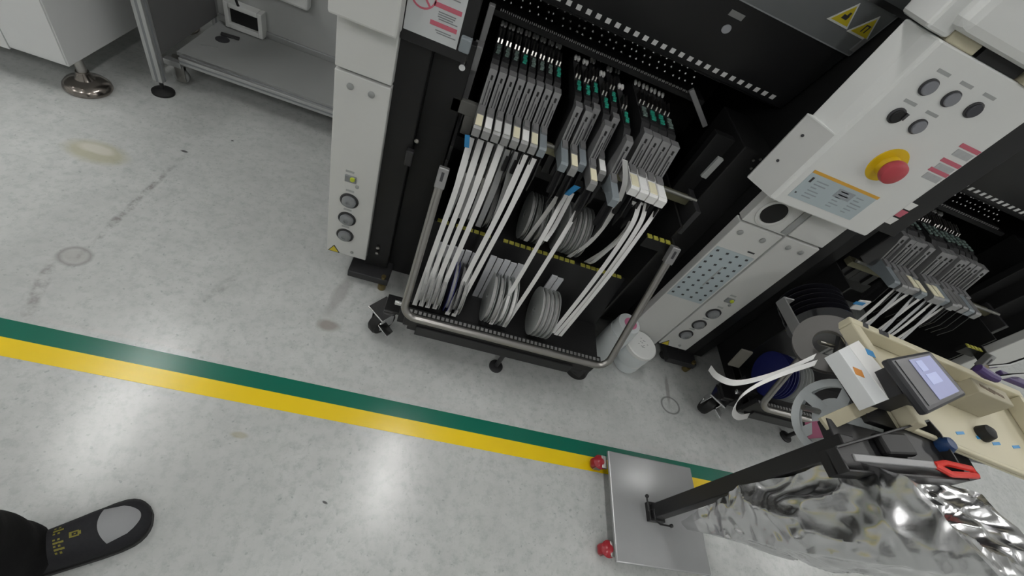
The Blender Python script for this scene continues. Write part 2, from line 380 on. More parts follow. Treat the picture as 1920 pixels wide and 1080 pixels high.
    if first:
        part(cv, 'cover_badge', M().obox(cov(X+.608, 1.252, .001), (.021,0,0), (0,.001,0), (0,-.0025,.0075)), LGREY, label='silver rectangular badge')
        part(cv, 'cover_button', M().lathe([(.0125, 0), (.012, .002)], cov(X+.612, 1.214), (0,-1,-.33), 20), mat('pale_grey_button', (.36, .37, .40), .4, var=.03), sm=True)
        wn = part(cv, 'window', M().prism([cov(X+.52, 1.285, .002), cov(X+.945, 1.285, .002), cov(X+.945, 1.62, .002), cov(X+.52, 1.62, .002)], (0,-.003,0)), WINDOW)
        part(cv, 'window_edge', M().obox(cov(X+.73, 1.285, .004), (.215,0,0), (0,.0015,0), (0,0,.0015)).obox(cov(X+.945, 1.45, .004), (.0015,0,0), (0,.0015,0), (0,-.054,.165)), TXT)
        part(cv, 'hinge_clip', M().obox(cov(X+.935, 1.315, .008), (.006,0,0), (0,.003,0), (0,-.006,.018)), LGREY)
        part(cv, 'window_rail', M().obox(cov(X+.86, 1.405, .008), (.09,0,0), (0,.003,0), (0,-.002,.007)), CHROME)
        for wx, wz in ((.838, 1.355), (.908, 1.352)):
            c = cov(X+wx, wz, .006); uz = Vector((0,-.33,1)).normalized()
            s, tr, n = tri_sign(cv, 'hazard_sign', c, (1,0,0), uz, .058)
            part(cv, 'hazard_face', M().prism([q+n*.0016 for q in tr(.78)], n*.0008), YELLOW)
            sy = M()
            if wx < .85: sy.obox(c+n*.0028-uz*.003, (.008,0,0), n*.0004, uz*.005).obox(c+n*.0028+uz*.004+Vector((.003,0,0)), (.003,0,0), n*.0004, uz*.006)
            else:
                for q in (-.005, .005): sy.obox(c+n*.0028+Vector((q,0,0))-uz*.002, (.0016,0,0), n*.0004, uz*.009)
                sy.obox(c+n*.0028+uz*.0065, (.007,0,0), n*.0004, uz*.0016)
            part(cv, 'hazard_symbol', sy, TXTK)
    # shiny pick-up combs below the cover
    cb = M(); cb2 = M()
    for k in range(26):
        for r in range(3):
            q = Vector((X+.03+.026*k+random.uniform(-.006,.006), 1.44+.022*r+random.uniform(-.004,.004), 1.02+.012*r))
            cb.lathe([(.0035, 0), (.0045, .005), (.002, .009)], q, (0,-.4,1), 6)
        for q in range(4): cb2.box(X+.03+.026*k+q*.0065, X+.033+.026*k+q*.0065, 1.415+.003*(q%2), 1.421+.003*(q%2), 1.0, 1.006)
    part(t, 'pickup_comb', M().box(X+.0, X+.74, 1.41, 1.52, .985, 1.0), BLACK)
    o = part(t, 'comb_pin', cb, CHROME, sm=True); o['kind'] = 'stuff'
    o = part(t, 'comb_edge', cb2, LGREY); o['kind'] = 'stuff'
    # right pillar
    rp = part(t, 'lower_panel', M().box(X+.938, x1, YP, 1.135, .105, .821), WHITE, bevel=.003)
    for sx in (.969, 1.06): screw(rp, X+sx, YP-.0005, .785, .010, GREYP)
    ru = part(t, 'upper_panel', M().box(X+.938, x1, YP, 1.135, .827, 1.7), WHITE, bevel=.003)
    if first:
        sh = part(rp, 'chart_sheet', M().box(X+.944, X+1.1, YP-.001, YP, .425, .706), PBLUE, label='pale blue printed chart with rows of dark marks')
        for r in range(9):
            for q in range(4):
                part(rp, 'chart_mark', M().obox((X+.958+q*.041+random.uniform(-.002,.002), YP-.0014, .69-r*.0305), (.0048,0,.001), (0,.0005,0), (-.001,0,.004)), TXTK)
        part(rp, 'chart_title', M().box(X+1.030, X+1.036, YP-.0016, YP-.001, .52, .63), MATS['faint_print'])
        part(rp, 'pen_mark', M().box(X+1.055, X+1.083, YP-.001, YP, .722, .728), TXTK)
        hl = part(ru, 'finger_recess', M().lathe([(.052, 0), (.052, .004), (.044, .006), (.04, .001)], (X+1.005, YP, .885), (0,-1,0), 32), WHITE, sm=True)
        part(ru, 'recess_opening', M().lathe([(.040, 0), (.040, .0035)], (X+1.005, YP, .889), (0,-1,0), 32), BLACK)
        part(ru, 'side_trim', M().box(X+1.085, x1, YP-.004, YP, .835, 1.0), GREYP)
        control_panel(t, X)
    return t
def control_panel(t, X):
    y0 = 1.013
    prof = [(X+.845, 1.098), (X+.868, 1.045), (X+.884, y0+.004), (X+.892, y0), (X+1.230, y0), (X+1.240, y0+.006), (X+1.252, 1.05), (X+1.252, 1.096), (X+.845, 1.096)]
    p = part(t, 'control_panel', M().prism([(a, b, .967) for a, b in prof[1:]]+[], (0,0,.443)), WHITE2, bevel=.004, label='white control panel with buttons and an emergency stop')
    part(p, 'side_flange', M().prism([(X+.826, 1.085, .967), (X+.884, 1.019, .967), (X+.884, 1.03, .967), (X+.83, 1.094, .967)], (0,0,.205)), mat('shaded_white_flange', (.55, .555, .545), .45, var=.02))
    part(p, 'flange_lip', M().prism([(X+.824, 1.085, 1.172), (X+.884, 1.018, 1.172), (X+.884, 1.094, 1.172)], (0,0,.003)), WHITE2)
    for z in (1.05, 1.13): part(p, 'flange_screw', M().lathe([(.004, 0), (.004, .002)], (X+.845, 1.064, z), (-.74,-.66,0), 10), TXTK)
    for k, (bx, bz, m) in enumerate(((.956, 1.335, 0), (1.026, 1.335, 0), (1.097, 1.336, 1), (.956, 1.264, 2), (1.026, 1.263, 0))):
        part(p, 'button_bezel', M().lathe([(.0185, 0), (.0185, .004), (.016, .005)], (X+bx, y0, bz), (0,-1,0), 24), TXTK, sm=True)
        mm = [mat('button_grey', (.22, .225, .25), .35, var=.03), mat('button_dark', (.05, .05, .06), .35, var=.05), BLACK][m]
        part(p, 'push_button', M().lathe([(.0155, 0), (.0155, .007), (.014, .0085)], (X+bx, y0-.001, bz), (0,-1,0), 24), mm, sm=True)
        part(p, 'button_caption', M().box(X+bx-.018, X+bx+.018, y0-.0006, y0, bz+.029, bz+.036), MATS['faint_print'])
    part(p, 'key_tab', M().box(X+.966, X+.972, y0-.012, y0-.004, 1.262, 1.278), TXTK)
    ec = Vector((X+1.062, y0, 1.162))
    part(p, 'emergency_ring', M().lathe([(.047, 0), (.046, .002), (.028, .003), (.024, .016)], ec, (0,-1,0), 32), ESTY, sm=True, label='yellow ring behind the emergency stop')
    part(p, 'emergency_stop', M().lathe([(.016, 0), (.016, .018), (.029, .022), (.031, .030), (.029, .040), (.021, .045), (.0, .046)], ec, (0,-1,0), 32), RED, sm=True, label='red mushroom button')
    lb = part(p, 'instruction_label', M().box(X+.912, X+1.138, y0-.001, y0, .995, 1.082), PBLUE)
    part(p, 'label_band', M().box(X+.912, X+1.140, y0-.0014, y0, 1.076, 1.084), ORANGE)
    tx = M()
    for a, b, z0, z1 in ((.925, .932, 1.05, 1.066), (.92, .925, 1.01, 1.014)): tx.box(X+a, X+b, y0-.0016, y0-.001, z0, z1)
    part(p, 'label_icon', tx, TXTK)
    part(p, 'label_picture', M().box(X+1.02, X+1.075, y0-.0016, y0-.001, 1.04, 1.066), mat('label_grey', (.30, .33, .36), .5, var=.1)); tx = M()
    for z in (1.06, 1.05, 1.04, 1.03, 1.02, 1.01):
        for a in (.945, 1.03, 1.085): l = random.uniform(.015, .04); tx.box(X+a, X+a+l, y0-.0016, y0-.001, z-.0016, z+.0016)
    o = part(p, 'label_text', tx, MATS['label_grey']); o['kind'] = 'stuff'
    for k, z in enumerate((1.268, 1.225, 1.196)):
        part(p, 'caution_band', M().box(X+1.165, X+1.229, y0-.0014, y0, z-.005, z+.005), REDP)
        part(p, 'caution_text', M().box(X+1.172, X+1.225, y0-.0010, y0, z-.026, z-.009), mat('caution_grey', (.42, .43, .44), .5, var=.15, scale=90))
    # hood above
    h = part(t, 'hood', M().box(X+.872, X+1.30, .985, 1.20, 1.432, 1.75), WHITE2, bevel=.02)
    part(t, 'hood_hinge', M().box(X+.90, X+.98, 1.02, 1.06, 1.41, 1.432), BEIGE, bevel=.003)
    part(t, 'hood_hinge', M().box(X+1.12, X+1.22, 1.005, 1.05, 1.41, 1.432), BEIGE, bevel=.003)
    part(t, 'hood_slot', M().box(X+.99, X+1.11, 1.02, 1.10, 1.411, 1.431), BLACK)
    part(t, 'upper_cheek', M().box(X+.838, X+.90, 1.02, 1.12, 1.413, 1.75), WHITE2, bevel=.008)
machine(0.0, 'white and black placement machine in the middle, control panel on its right pillar', True)
machine(1.447, 'placement machine at the right edge, half hidden behind the control panel', False)
# red labels dangling behind the panel belong to the right-hand machine's inner plate
pl = [o for o in bpy.data.objects if o.name.startswith('placement_machine')][-1]
for k in range(3):
    c = P(1668+k*18, 412-k*13, y=1.09)
    part(pl, 'side_sticker', M().obox(c, (.02,0,0), (0,.001,0), (.002,0,.012)), REDP if k % 2 else PAPER)

# ------------------------------------------------------------------ feeder carts
def caster(parent, c, r, m_wheel, yaw=0.0, name='caster', m_fork=CHROME, top=None, root=None):
    c = Vector(c); d = Vector((math.cos(yaw), math.sin(yaw), 0)); s = Vector((-d.y, d.x, 0)); top = top or c.z+r*1.9
    fk = part(parent, name, M().obox((c.x, c.y, top-.004)+Vector((0,0,0)) if False else Vector((c.x, c.y, top-.004)), d*r*.75, s*r*.75, (0,0,.004))
              .obox(c+s*r*.48+Vector((0,0,r*.55)), d*r*.55, s*.002, (0,0,max(.01, (top-c.z-r*.2)/2))).obox(c-s*r*.48+Vector((0,0,r*.55)), d*r*.55, s*.002, (0,0,max(.01, (top-c.z-r*.2)/2)))
              .cyl(c-s*r*.55, c+s*r*.55, r*.16, 10).lathe([(r*.45, 0), (r*.55, .012)], (c.x, c.y, top-.014)), m_fork, bevel=.001)
    part(fk if root is None else root, 'wheel', M().lathe([(r*.55, -r*.36), (r*.92, -r*.34), (r, -r*.2), (r, r*.2), (r*.92, r*.34), (r*.55, r*.36)], c, s, 24), m_wheel, sm=True)
    return fk
def cart(X, label, detail=True):
    t = thing('feeder_cart', (X+.375, 1.1, 0), label, 'cart')
    yb, zb, yt, zt = .813, .248, .997, .70
    xl, xr = X+.002, X+.752
    def arc(c, a, b, n=6): return [Vector(c)+Vector(a)*math.cos(k/n*PI/2)+Vector(b)*math.sin(k/n*PI/2) for k in range(n+1)]
    up = Vector((0, yt-yb, zt-zb)).normalized(); R = .045
    pts = [Vector((xl, yt, zt)), Vector((xl, yb, zb))+up*(R+.1)]
    cl = Vector((xl+R, yb, zb))+up*R; cr = Vector((xr-R, yb, zb))+up*R
    pts += arc(cl, (-R,0,0), -up*R)+arc(cr, -up*R, (R,0,0))+[Vector((xr, yb, zb))+up*(R+.1), Vector((xr, yt, zt))]
    h = part(t, 'push_handle', M().tube(pts, .0125, 12), mat('handle_tube_steel', (.33, .32, .305), .3, metal=.85, var=.08), sm=True, label='bent steel tube handle')
    for x in (xl, xr):
        part(h, 'flattened_end', M().obox((x, yt-up.y*.012, zt-up.z*.012), (.0145,0,0), Vector((0,-up.z,up.y))*.0125, up*.03), LGREY, bevel=.003)
        part(h, 'slot', M().obox(Vector((x, yt, zt))-up*.008+Vector((0,-up.z,up.y))*.0125, (.004,0,0), Vector((0,up.z,-up.y))*.0012, up*.012), TXTK)
        part(h, 'handle_bracket', M().obox((x, yt+.05, zt-.01), (.004,0,0), (0,.06,0), (0,0,.02)), BLACK)
    part(t, 'base_frame', M().box(X+.03, X+.73, .86, 1.55, .10, .15), BLACK, bevel=.003)
    part(t, 'front_beam', M().box(X+.06, X+.66, .835, .862, .115, .165), BLACKP, bevel=.002)
    part(t, 'front_rail', M().box(X+.012, X+.742, .842, .862, .15, .235), BLACK, bevel=.002)
    d = M()
    for k in range(46): d.box(X+.022+.0156*k, X+.022+.0156*k+.0095, .841, .852, .2355, .2385)
    o = part(t, 'rail_notch', d, LGREY); o['kind'] = 'stuff'
    part(t, 'tray_floor', M().box(X+.01, X+.745, .862, 1.10, .20, .206), BLACK)
    # divider with yellow slot labels
    part(t, 'divider', M().prism([(X+.01, 1.03, .206), (X+.01, 1.085, .44), (X+.01, 1.095, .44), (X+.01, 1.045, .206)], (.735,0,0)), BLACKP)
    for k in range(33):
        if k in (9, 10, 24) : continue
        a = X+.028+.0214*k
        part(t, 'slot_label', M().box(a, a+.0165, 1.0835, 1.0965, .4402, .4445), YLAB)
    part(t, 'upper_tray', M().box(X+.01, X+.745, 1.096, 1.34, .385, .392), BLACK)
    part(t, 'back_plate', M().box(X+.01, X+.745, 1.34, 1.352, .15, .70), BLACK)
    part(t, 'side_plate', M().box(X+.0, X+.008, 1.05, 1.5, .15, .76), BLACK)
    part(t, 'side_plate', M().box(X+.746, X+.754, 1.05, 1.5, .15, .76), BLACK)
    part(t, 'side_bracket', M().box(X+.66, X+.75, 1.025, 1.04, .66, .70), BLACK)
    for k in range(4): part(t, 'slot_label', M().box(X+.662+.0225*k, X+.678+.0225*k, 1.024, 1.040, .7002, .704), YLAB)
    part(t, 'feeder_bed', M().box(X+.0, X+.755, 1.20, 1.62, .655, .70), BLACK)
    part(t, 'bed_rail', M().box(X+.045, X+.80, 1.168, 1.198, .765, .79), mat('dull_yellow_zinc', (.24, .23, .15), .35, metal=.6, var=.15), bevel=.002)
    part(t, 'bed_rod', M().cyl((X+.045, 1.16, .80), (X+.80, 1.16, .80), .006, 10), mat('dull_rod', (.25, .25, .23), .5, metal=.5, var=.1), sm=True)
    part(t, 'bed_cheek', M().box(X+.785, X+.805, 1.10, 1.22, .70, .80), DARK, bevel=.002)
    part(t, 'hinge_bolt', M().lathe([(.011, 0), (.011, .03), (.006, .032)], (X-.002, .90, .19), (-1,0,0), 14), CHROME, sm=True)
    part(t, 'axle_bracket', M().box(X-.062, X+.03, .885, .955, .135, .150).box(X-.01, X+.03, .88, .96, .10, .24), BLACK, bevel=.002)
    caster(t, (X-.062, .898, .052), .052, RUBBER, yaw=.9, top=.135)
    part(t, 'brake_pedal', M().obox((X-.04, .855, .075), (.02,-.012,-.012), (.008,.014,0), (0,0,.003)), CHROME, bevel=.001)
    caster(t, (X+.74, .905, .047), .047, RUBBER, yaw=-.5, top=.12, m_fork=DARK)
    caster(t, (X+.03, 1.46, .047), .047, RUBBER, yaw=.2, top=.12, m_fork=DARK)
    caster(t, (X+.70, 1.46, .047), .047, RUBBER, yaw=-.2, top=.12, m_fork=DARK)
    part(t, 'levelling_foot', M().lathe([(.028, 0), (.028, .006), (.012, .012), (.009, .012), (.009, .115)], (X+.405, .855, 0), (0,0,1), 20), DARK, sm=True)
    return t
CART1 = cart(0.0, 'black feeder cart with bent tube handle parked in the middle machine')
cart(1.447, 'black feeder cart docked in the right-hand machine behind the pole stand')

# feeders --------------------------------------------------------------
FW = .0208
FM = {}
def fmesh(key, fn):
    if key not in FM: FM[key] = fn().mesh(key)
    return FM[key]
def feeder(x, yf, label, group, tagm, lip_m=LGREY, w=FW, green=GRN, blue=None):
    t = thing('tape_feeder', (x, yf, .70), label, 'feeder', group); h = w/2; k = '%.4f' % w
    def p(name, key, fn, m, parent=t, sm=False, bevel=0):
        me = fmesh(key+k+m.name, fn); return link(name, me, m, parent, bevel, sm)
    p('body', 'body', lambda: M().prism([(-h, .16, 0), (-h, .16, .225), (-h, .20, .245), (-h, .62, .245), (-h, .62, 0)], (2*h,0,0)), DARK)
    hd = p('grip', 'grip', lambda: M().prism([(-h, .100, .118), (-h, .134, .246), (-h, .165, .246), (-h, .165, .10), (-h, .118, .10)], (2*h,0,0)), GREY)
    g = Vector((0, .034, .128)).normalized(); n = Vector((0, -g.z, g.y))
    p('grip_groove', 'gr', lambda: M().obox(Vector((-.002, .115, .174))+n*.0008, (.0012,0,0), n*.0012, g*.044).obox(Vector((.006, .113, .166))+n*.0008, (.001,0,0), n*.0012, g*.036), TXTK, hd)
    p('grip_rib', 'rb', lambda: M().obox(Vector((.0015, .114, .172))+n*.001, (.0013,0,0), n*.002, g*.046).obox(Vector((-h+.0014, .114, .172))+n*.001, (.0014,0,0), n*.0016, g*.05), LGREY, hd)
    p('grip_hole', 'gh', lambda: M().obox(Vector((.001, .1285, .226))+n*.0008, (.0028,0,0), n*.001, g*.006), BLACK, hd)
    lp = p('front_lip', 'lip', lambda: M().prism([(-h, .0, .122), (-h, .0, .145), (-h, .006, .150), (-h, .105, .150), (-h, .118, .135), (-h, .118, .10), (-h, .05, .118)], (2*h,0,0)), lip_m)
    p('lip_neck', 'neck', lambda: M().box(-h*.8, h*.8, .072, .108, .150, .156), GREY, lp)
    if tagm: p('tag', 'tag', lambda: M().box(-h*.86, h*.86, .010, .062, .150, .1522), tagm, lp)
    ind = p('indicator_strip', 'ind', lambda: M().box(-h*.82, h*.82, .222, .292, .245, .249), BLACKP)
    p('indicator_button', 'btn', lambda: (lambda q: [q.box(-h*.5+(j%2)*.002, h*.5+(j%2)*.002, .229+j*.0155, .238+j*.0155, .249, .2525) for j in range(4)] and q)(M()), green, ind, bevel=0)
    for s in (-1, 1):
        p('lever', 'lev%d' % s, lambda: M().prism([(s*h*.5-.002, .312, .245), (s*h*.5-.002, .318, .256), (s*h*.5-.002, .362, .266), (s*h*.5-.002, .368, .245)], (.004,0,0)), STEEL)
        p('latch_knob', 'knob%d' % s, lambda: M().lathe([(.0038, 0), (.0058, .007), (.0052, .016), (.002, .020)], (s*h*.5, .432, .25), (0,.9,.35), 10), PAPER, sm=True)
        p('rear_pin', 'rp%d' % s, lambda: M().lathe([(.0035, 0), (.0048, .008), (.0035, .026)], (s*h*.5, .545, .25), (0,.9,.35), 8), GREYP, sm=True)
    p('tape_guide', 'tg', lambda: M().prism([(h*.72, .05, .118), (h*.72, .012, .118), (h*.72, -.004, .05), (h*.72, .004, .0), (h*.72, .02, .02)], (.004,0,0)).prism([(-h*.3, .045, .118), (-h*.3, .03, .118), (-h*.3, .02, .03), (-h*.3, .035, .03)], (.012,0,0)), BLACKP)
    if blue: p('blue_sticker', 'blue'+blue, lambda: M().obox((-.0145, .004, .098), (.0065,0,.001), (0,.0015,0), (-.004,-.004,.020)) if blue == 'a' else M().obox((0, -.03, .075), (.008,0,0), (0,.006,-.004), (.004,-.012,.028)), BLUE)
    return t
WT = mat('tag_white', (.90, .90, .89), .5, var=.03); GT = mat('tag_grey', (.68, .69, .68), .5, var=.04)
TN = {CREAM.name: 'cream tag', WT.name: 'white tag', GT.name: 'pale grey tag', None: 'bare blue-grey lip'}
feeders = {}
for i, tm in enumerate((CREAM, WT, GT, GT, CREAM, WT, CREAM, None)):
    feeders['L%d' % i] = feeder(.0535+.0264*i, 1.03+.002*i, 'tape feeder with %s, %s from the left in the bank of eight' % (TN[tm.name if tm else None], ORD[i]),
        'feeders of the left bank', tm, LGREY if tm else BLUEGREY, green=GRN if i in (3, 7) else GRNG, blue='a' if i == 0 else None)
for i, (x, yf, tm) in enumerate(((.303, 1.012, None), (.332, 1.008, CREAM), (.360, 1.045, None), (.389, .972, CREAM), (.421, 1.035, WT), (.452, .935, None))):
    feeders['M%d' % i] = feeder(x, yf, 'tape feeder with %s, %s of the six uneven middle feeders' % (TN[tm.name if tm else None], ORD[i]),
        'uneven feeders in the middle', tm, LGREY if tm else BLUEGREY, green=GRN, blue='b' if i == 2 else None)
for i in range(4):
    feeders['R%d' % i] = feeder(.524+.0297*i, 1.02-.003*i, 'tape feeder with white lip, %s from the left in the bank of four' % ORD[i],
        'feeders of the right bank', WT if i % 2 else CREAM, PAPER, w=.0275, green=GRN if i in (1, 2) else GRNG)
for i in range(14):
    x = 1.447+.10+.030*i
    if i == 5: continue
    feeder(x, 1.03+random.uniform(-.01, .01), 'tape feeder in the right-hand machine, %s slot from its left end' % ORD[i], 'feeders of the right-hand machine', CREAM if i in (3, 4, 6, 7) else None, BLUEGREY if i % 4 == 0 else LGREY, w=.0265, green=GRNG)

# reels ----------------------------------------------------------------
def reel(c, r, w, m, label, group=None, axis=(1,0,0), spokes=0, tapem=None, name='component_reel', rt=.85, hole=.22):
    c = Vector(c); ax = Vector(axis).normalized(); t = thing(name, c, label, 'reel', group)
    e1 = ax.cross(Vector((0,1,0)) if abs(ax.y) < .9 else Vector((1,0,0))).normalized(); e2 = ax.cross(e1)
    for s in (-1, 1):
        q = c+ax*(s*w/2)
        if spokes:
            f = M().ring(q, ax, r*.80, r, .0016, 40).ring(q, ax, r*.10, r*.32, .0016, 24)
            for k in range(spokes):
                a = 2*PI*k/spokes+.5; d = e1*math.cos(a)+e2*math.sin(a); f.obox(q+d*r*.56, d*r*.26, ax.cross(d)*r*.13, ax*.0008)
        else: f = M().ring(q, ax, r*hole, r, .0016, 36)
        part(t, 'flange', f, m)
    part(t, 'hub', M().ring(c, ax, (r*.08 if hole < .3 else r*hole*.96), r*max(.26, hole*1.06), w, 28), m)
    part(t, 'tape_winding', M().ring(c, ax, r*max(.27, hole*1.07), r*rt*(.6 if spokes else 1), w*.8, 28), tapem or WIND)
    return t
RZf, RYf = .30, .945
fr = [(.045, CLEAR), (.066, CLEAR), (.086, CLEAR), (.106, CLEAR), (.134, REELB), (.158, REELK), (.176, CLEAR)]
for i, (x, m) in enumerate(fr):
    reel((x, RYf, RZf), .09, .012, m, '%s, %s from the left in the left front cluster' % ({'clear_reel_plastic': 'clear tape reel', 'blue_reel_plastic': 'dark blue tape reel', 'black_reel_plastic': 'black tape reel'}[m.name], ORD[i]), 'reels in the cart front row, left')
for i, x in enumerate((.272, .295, .322, .345)):
    reel((x, RYf, RZf), .09, .014, CLEAR, 'clear tape reel, %s from the left in the middle front cluster' % ORD[i], 'reels in the cart front row, middle', tapem=PAPER if i > 1 else None)
for i, x in enumerate((.450, .467, .484, .501)):
    reel((x, RYf-.005, RZf), .09, .013, CLEAR, 'clear tape reel, %s from the left in the cluster beside the jars' % ORD[i], 'reels in the cart front row, right')
RZr, RYr = .49, 1.20
for i, x in enumerate((.06, .085, .11, .135, .165, .19)):
    reel((x, RYr, RZr), .088, .013, CLEAR, 'clear tape reel, %s from the left in the rear row under the bank of eight' % ORD[i], 'reels in the cart rear row, left')
for i, x in enumerate((.325, .348, .375, .398)):
    reel((x, RYr, RZr), .088, .013, CLEAR, 'clear tape reel, %s from the left in the rear row under the middle feeders' % ORD[i], 'reels in the cart rear row, middle')
for i, x in enumerate((.46, .48, .50, .52, .54)):
    reel((x, RYr, RZr+.005), .094, .014, CLEAR, 'clear tape reel, %s from the left in the rear cluster under the bank of four' % ORD[i], 'reels in the cart rear row, right')
# silver divider plates behind the front reels
PL = mat('galvanised_sheet', (.72, .73, .76), .35, metal=.3, var=.1)
for x0, n, z1 in ((.045, 6, .425), (.228, 5, .435), (.455, 2, .43)):
    for k in range(n): part(CART1, 'divider_plate', M().box(x0+.0245*k, x0+.0245*k+.021, 1.005, 1.012, .206, z1-.004*(k % 2)), PL)

# carrier tapes ----------------------------------------------------------
def tape(pix, y0, y1, w, label, group, m=TAPE, z0=None):
    n = len(pix); pts = []
    for i, (u, v) in enumerate(pix): pts.append(P(u, v, y=y0+(y1-y0)*i/(n-1)))
    single('carrier_tape', M().strip(catmull(pts, 6), (1,0,0), w), m, label, 'tape', group)
G1 = 'carrier tapes of the left bank'
for i, (s, e, b) in enumerate((((884, 258), (777, 572), .012), ((902, 262), (789, 574), .012), ((920, 268), (801, 577), .012), ((940, 272), (814, 579), .012), ((985, 290), (838, 590), .012), ((1001, 297), (850, 593), .012))):
    m1 = ((s[0]*.67+e[0]*.33)+4, s[1]*.67+e[1]*.33); m2 = ((s[0]*.33+e[0]*.67)+2, s[1]*.33+e[1]*.67)
    tape([s, m1, m2, e], 1.055, .872, [.018]*5+[.0155]*14, '%s from the left of the long white tapes hanging from the left bank' % ORD[i], G1)
for i, (s, e) in enumerate((((895, 262), (838, 405)), ((912, 266), (858, 408)), ((930, 270), (882, 412)), ((951, 280), (896, 425)), ((966, 284), (925, 420)))):
    tape([s, ((s[0]+e[0])/2+3, (s[1]+e[1])/2), e], 1.06, 1.12, .019, '%s from the left of the short translucent tapes below the left bank' % ORD[i], 'carrier tapes to the rear row', TAPEG)
G2 = 'carrier tapes of the middle feeders'
tape([(1050, 362), (1020, 405), (985, 452)], 1.04, 1.12, .015, 'white carrier tape bending left from the middle feeders to the rear row', G2)
tape([(1064, 360), (1020, 440), (965, 535), (920, 608)], 1.04, .872, .014, 'left one of the two long white tapes from the middle feeders', G2)
tape([(1073, 362), (1040, 425), (1022, 452)], 1.04, .985, .014, 'short white carrier tape joining the long middle tape from above', G2)
tape([(1094, 376), (1050, 450), (1000, 530), (945, 613)], 1.02, .872, .014, 'right one of the two long white tapes from the middle feeders', G2)
G3 = 'carrier tapes of the right feeders'
tape([(1172, 300), (1170, 350), (1145, 405), (1105, 455), (1066, 482)], 1.0, 1.125, .016, 'white carrier tape arching widest left beside the bank of four', G3)
tape([(1190, 378), (1178, 425), (1140, 465), (1098, 492)], 1.04, 1.12, .015, 'white carrier tape curving from the bank of four to the rear cluster', G3)
tape([(1203, 380), (1185, 425), (1120, 485), (1104, 494)], 1.04, 1.1, .014, 'white carrier tape with a tight end curl just behind the yellow labels', G3)
tape([(1200, 378), (1180, 430), (1110, 530), (1036, 624)], 1.04, .872, .015, 'left one of three long white tapes from the bank of four', G3)
tape([(1212, 382), (1195, 428), (1125, 530), (1042, 628)], 1.04, .872, .014, 'middle one of three long white tapes from the bank of four', G3)
tape([(1232, 392), (1205, 432), (1140, 520), (1050, 630)], 1.04, .872, .013, 'right one of three long white tapes from the bank of four', G3)
# second cart
for i in range(9):
    x = 1.447+.14+.030*i
    p0 = Vector((x, 1.05, .825)); p1 = Vector((x-.02-.01*(i%3), 1.0-.03*(i%2), .62-.02*(i%3))); p2 = Vector((x-.02, 1.10, .56))
    single('carrier_tape', M().strip(catmull([p0, p1, p2], 6), (1,0,0), .014), TAPEG if i % 2 else TAPE, 'thin white tape loop below the right-hand feeders, %s from the left' % ORD[i], 'tape', 'tape loops of the right-hand machine')
for i, (dx, m, lb) in enumerate(((.055, REELB, 'dark blue tape reel at the left end of the right-hand cart'), (.085, REELB, 'second dark blue tape reel at the left end of the right-hand cart'), (.125, CLEAR, 'clear tape reel beside the blue reels in the right-hand cart'), (.16, CLEAR, 'clear tape reel further right of the blue reels in the right-hand cart'))):
    reel((1.447+dx, RYf, RZf+.01), .095, .016, m, lb, 'reels of the right-hand cart')
for i, dx in enumerate((.22, .26, .30, .34, .38)):
    reel((1.447+dx, RYr, RZr), .088, .014, CLEAR, 'clear tape reel in the right-hand cart rear row, %s from the left' % ORD[i], 'rear reels of the right-hand cart')
single('hanging_card', M().obox(P(1388, 672, y=.985), (.028,0,0), (0,.004,0), (0,.012,.045)), mat('dull_beige_card', (.20, .19, .165), .6, var=.1), 'dull beige card hanging at the left end of the right-hand cart', 'card', bevel=.002)

# jars on the floor ------------------------------------------------------
def jar(c, r, h, lid_r, label, pink):
    t = thing('plastic_jar', c, label, 'jar'); c = Vector(c)
    part(t, 'body', M().lathe([(r*.85, 0), (r*.94, .004), (r, h*.3), (r, h*.72), (r*.97, h*.80)], c, (0,0,1), 32), JAR, sm=True)
    ld = part(t, 'lid', M().lathe([(lid_r, h*.80), (lid_r, h*.96), (lid_r*.93, h), (0, h*1.003)], c, (0,0,1), 32), WHITE2 if not pink else JAR, sm=True)
    if pink: part(ld, 'sticker', M().lathe([(r*.5, 0), (r*.5, .001)], c+Vector((.006, .0, h*1.003)), (0,0,1), 20), PINK, label='pink sticker')
    else:
        k = M()
        for q in range(12): a = c+Vector((random.uniform(-.02,.03), random.uniform(-.015,.03), h*1.004)); k.box(a.x, a.x+.006, a.y, a.y+.0025, a.z, a.z+.0006)
        part(ld, 'scribble', k, TXT)
    return t
jar((.880, 1.050, 0), .056, .250, .052, 'tall translucent white jar with a pink sticker on its lid', True)
jar((1.005, 1.032, 0), .060, .070, .060, 'low bluish jar standing under the scribbled white jar', False)
jar((.988, 1.026, .0705), .068, .100, .070, 'white jar with scribbled lid stacked in front of the machine pillar', False)

# ------------------------------------------------------------------ left side equipment
cb = thing('white_cabinet', (-1.95, 1.95, 0), 'white machine cabinet on a round steel foot at the top left', 'cabinet')
part(cb, 'body', M().box(-2.45, -1.459, 1.605, 2.5, .15, 1.35), mat('cabinet_white', (.64, .65, .65), .45, var=.02), bevel=.003)
part(cb, 'front_panel', M().box(-1.645, -1.462, 1.600, 1.607, .16, 1.34), MATS['cabinet_white'], bevel=.001)
part(cb, 'front_panel', M().box(-2.45, -1.650, 1.600, 1.607, .145, 1.34), MATS['cabinet_white'], bevel=.001)
for fx, fy in ((-1.50, 1.70), (-2.3, 1.70), (-1.50, 2.4), (-2.3, 2.4)):
    f = part(cb, 'levelling_foot', M().lathe([(.078, 0), (.082, .008), (.080, .018), (.070, .030), (.052, .038), (.034, .046), (.026, .060), (.022, .075)], (fx, fy, 0), (0,0,1), 36), mat('polished_foot_steel', (.30, .27, .245), .2, metal=1, var=.1), sm=True)
    part(f, 'foot_stem', M().cyl((fx, fy, .07), (fx, fy, .15), .017, 16), STEEL, sm=True)
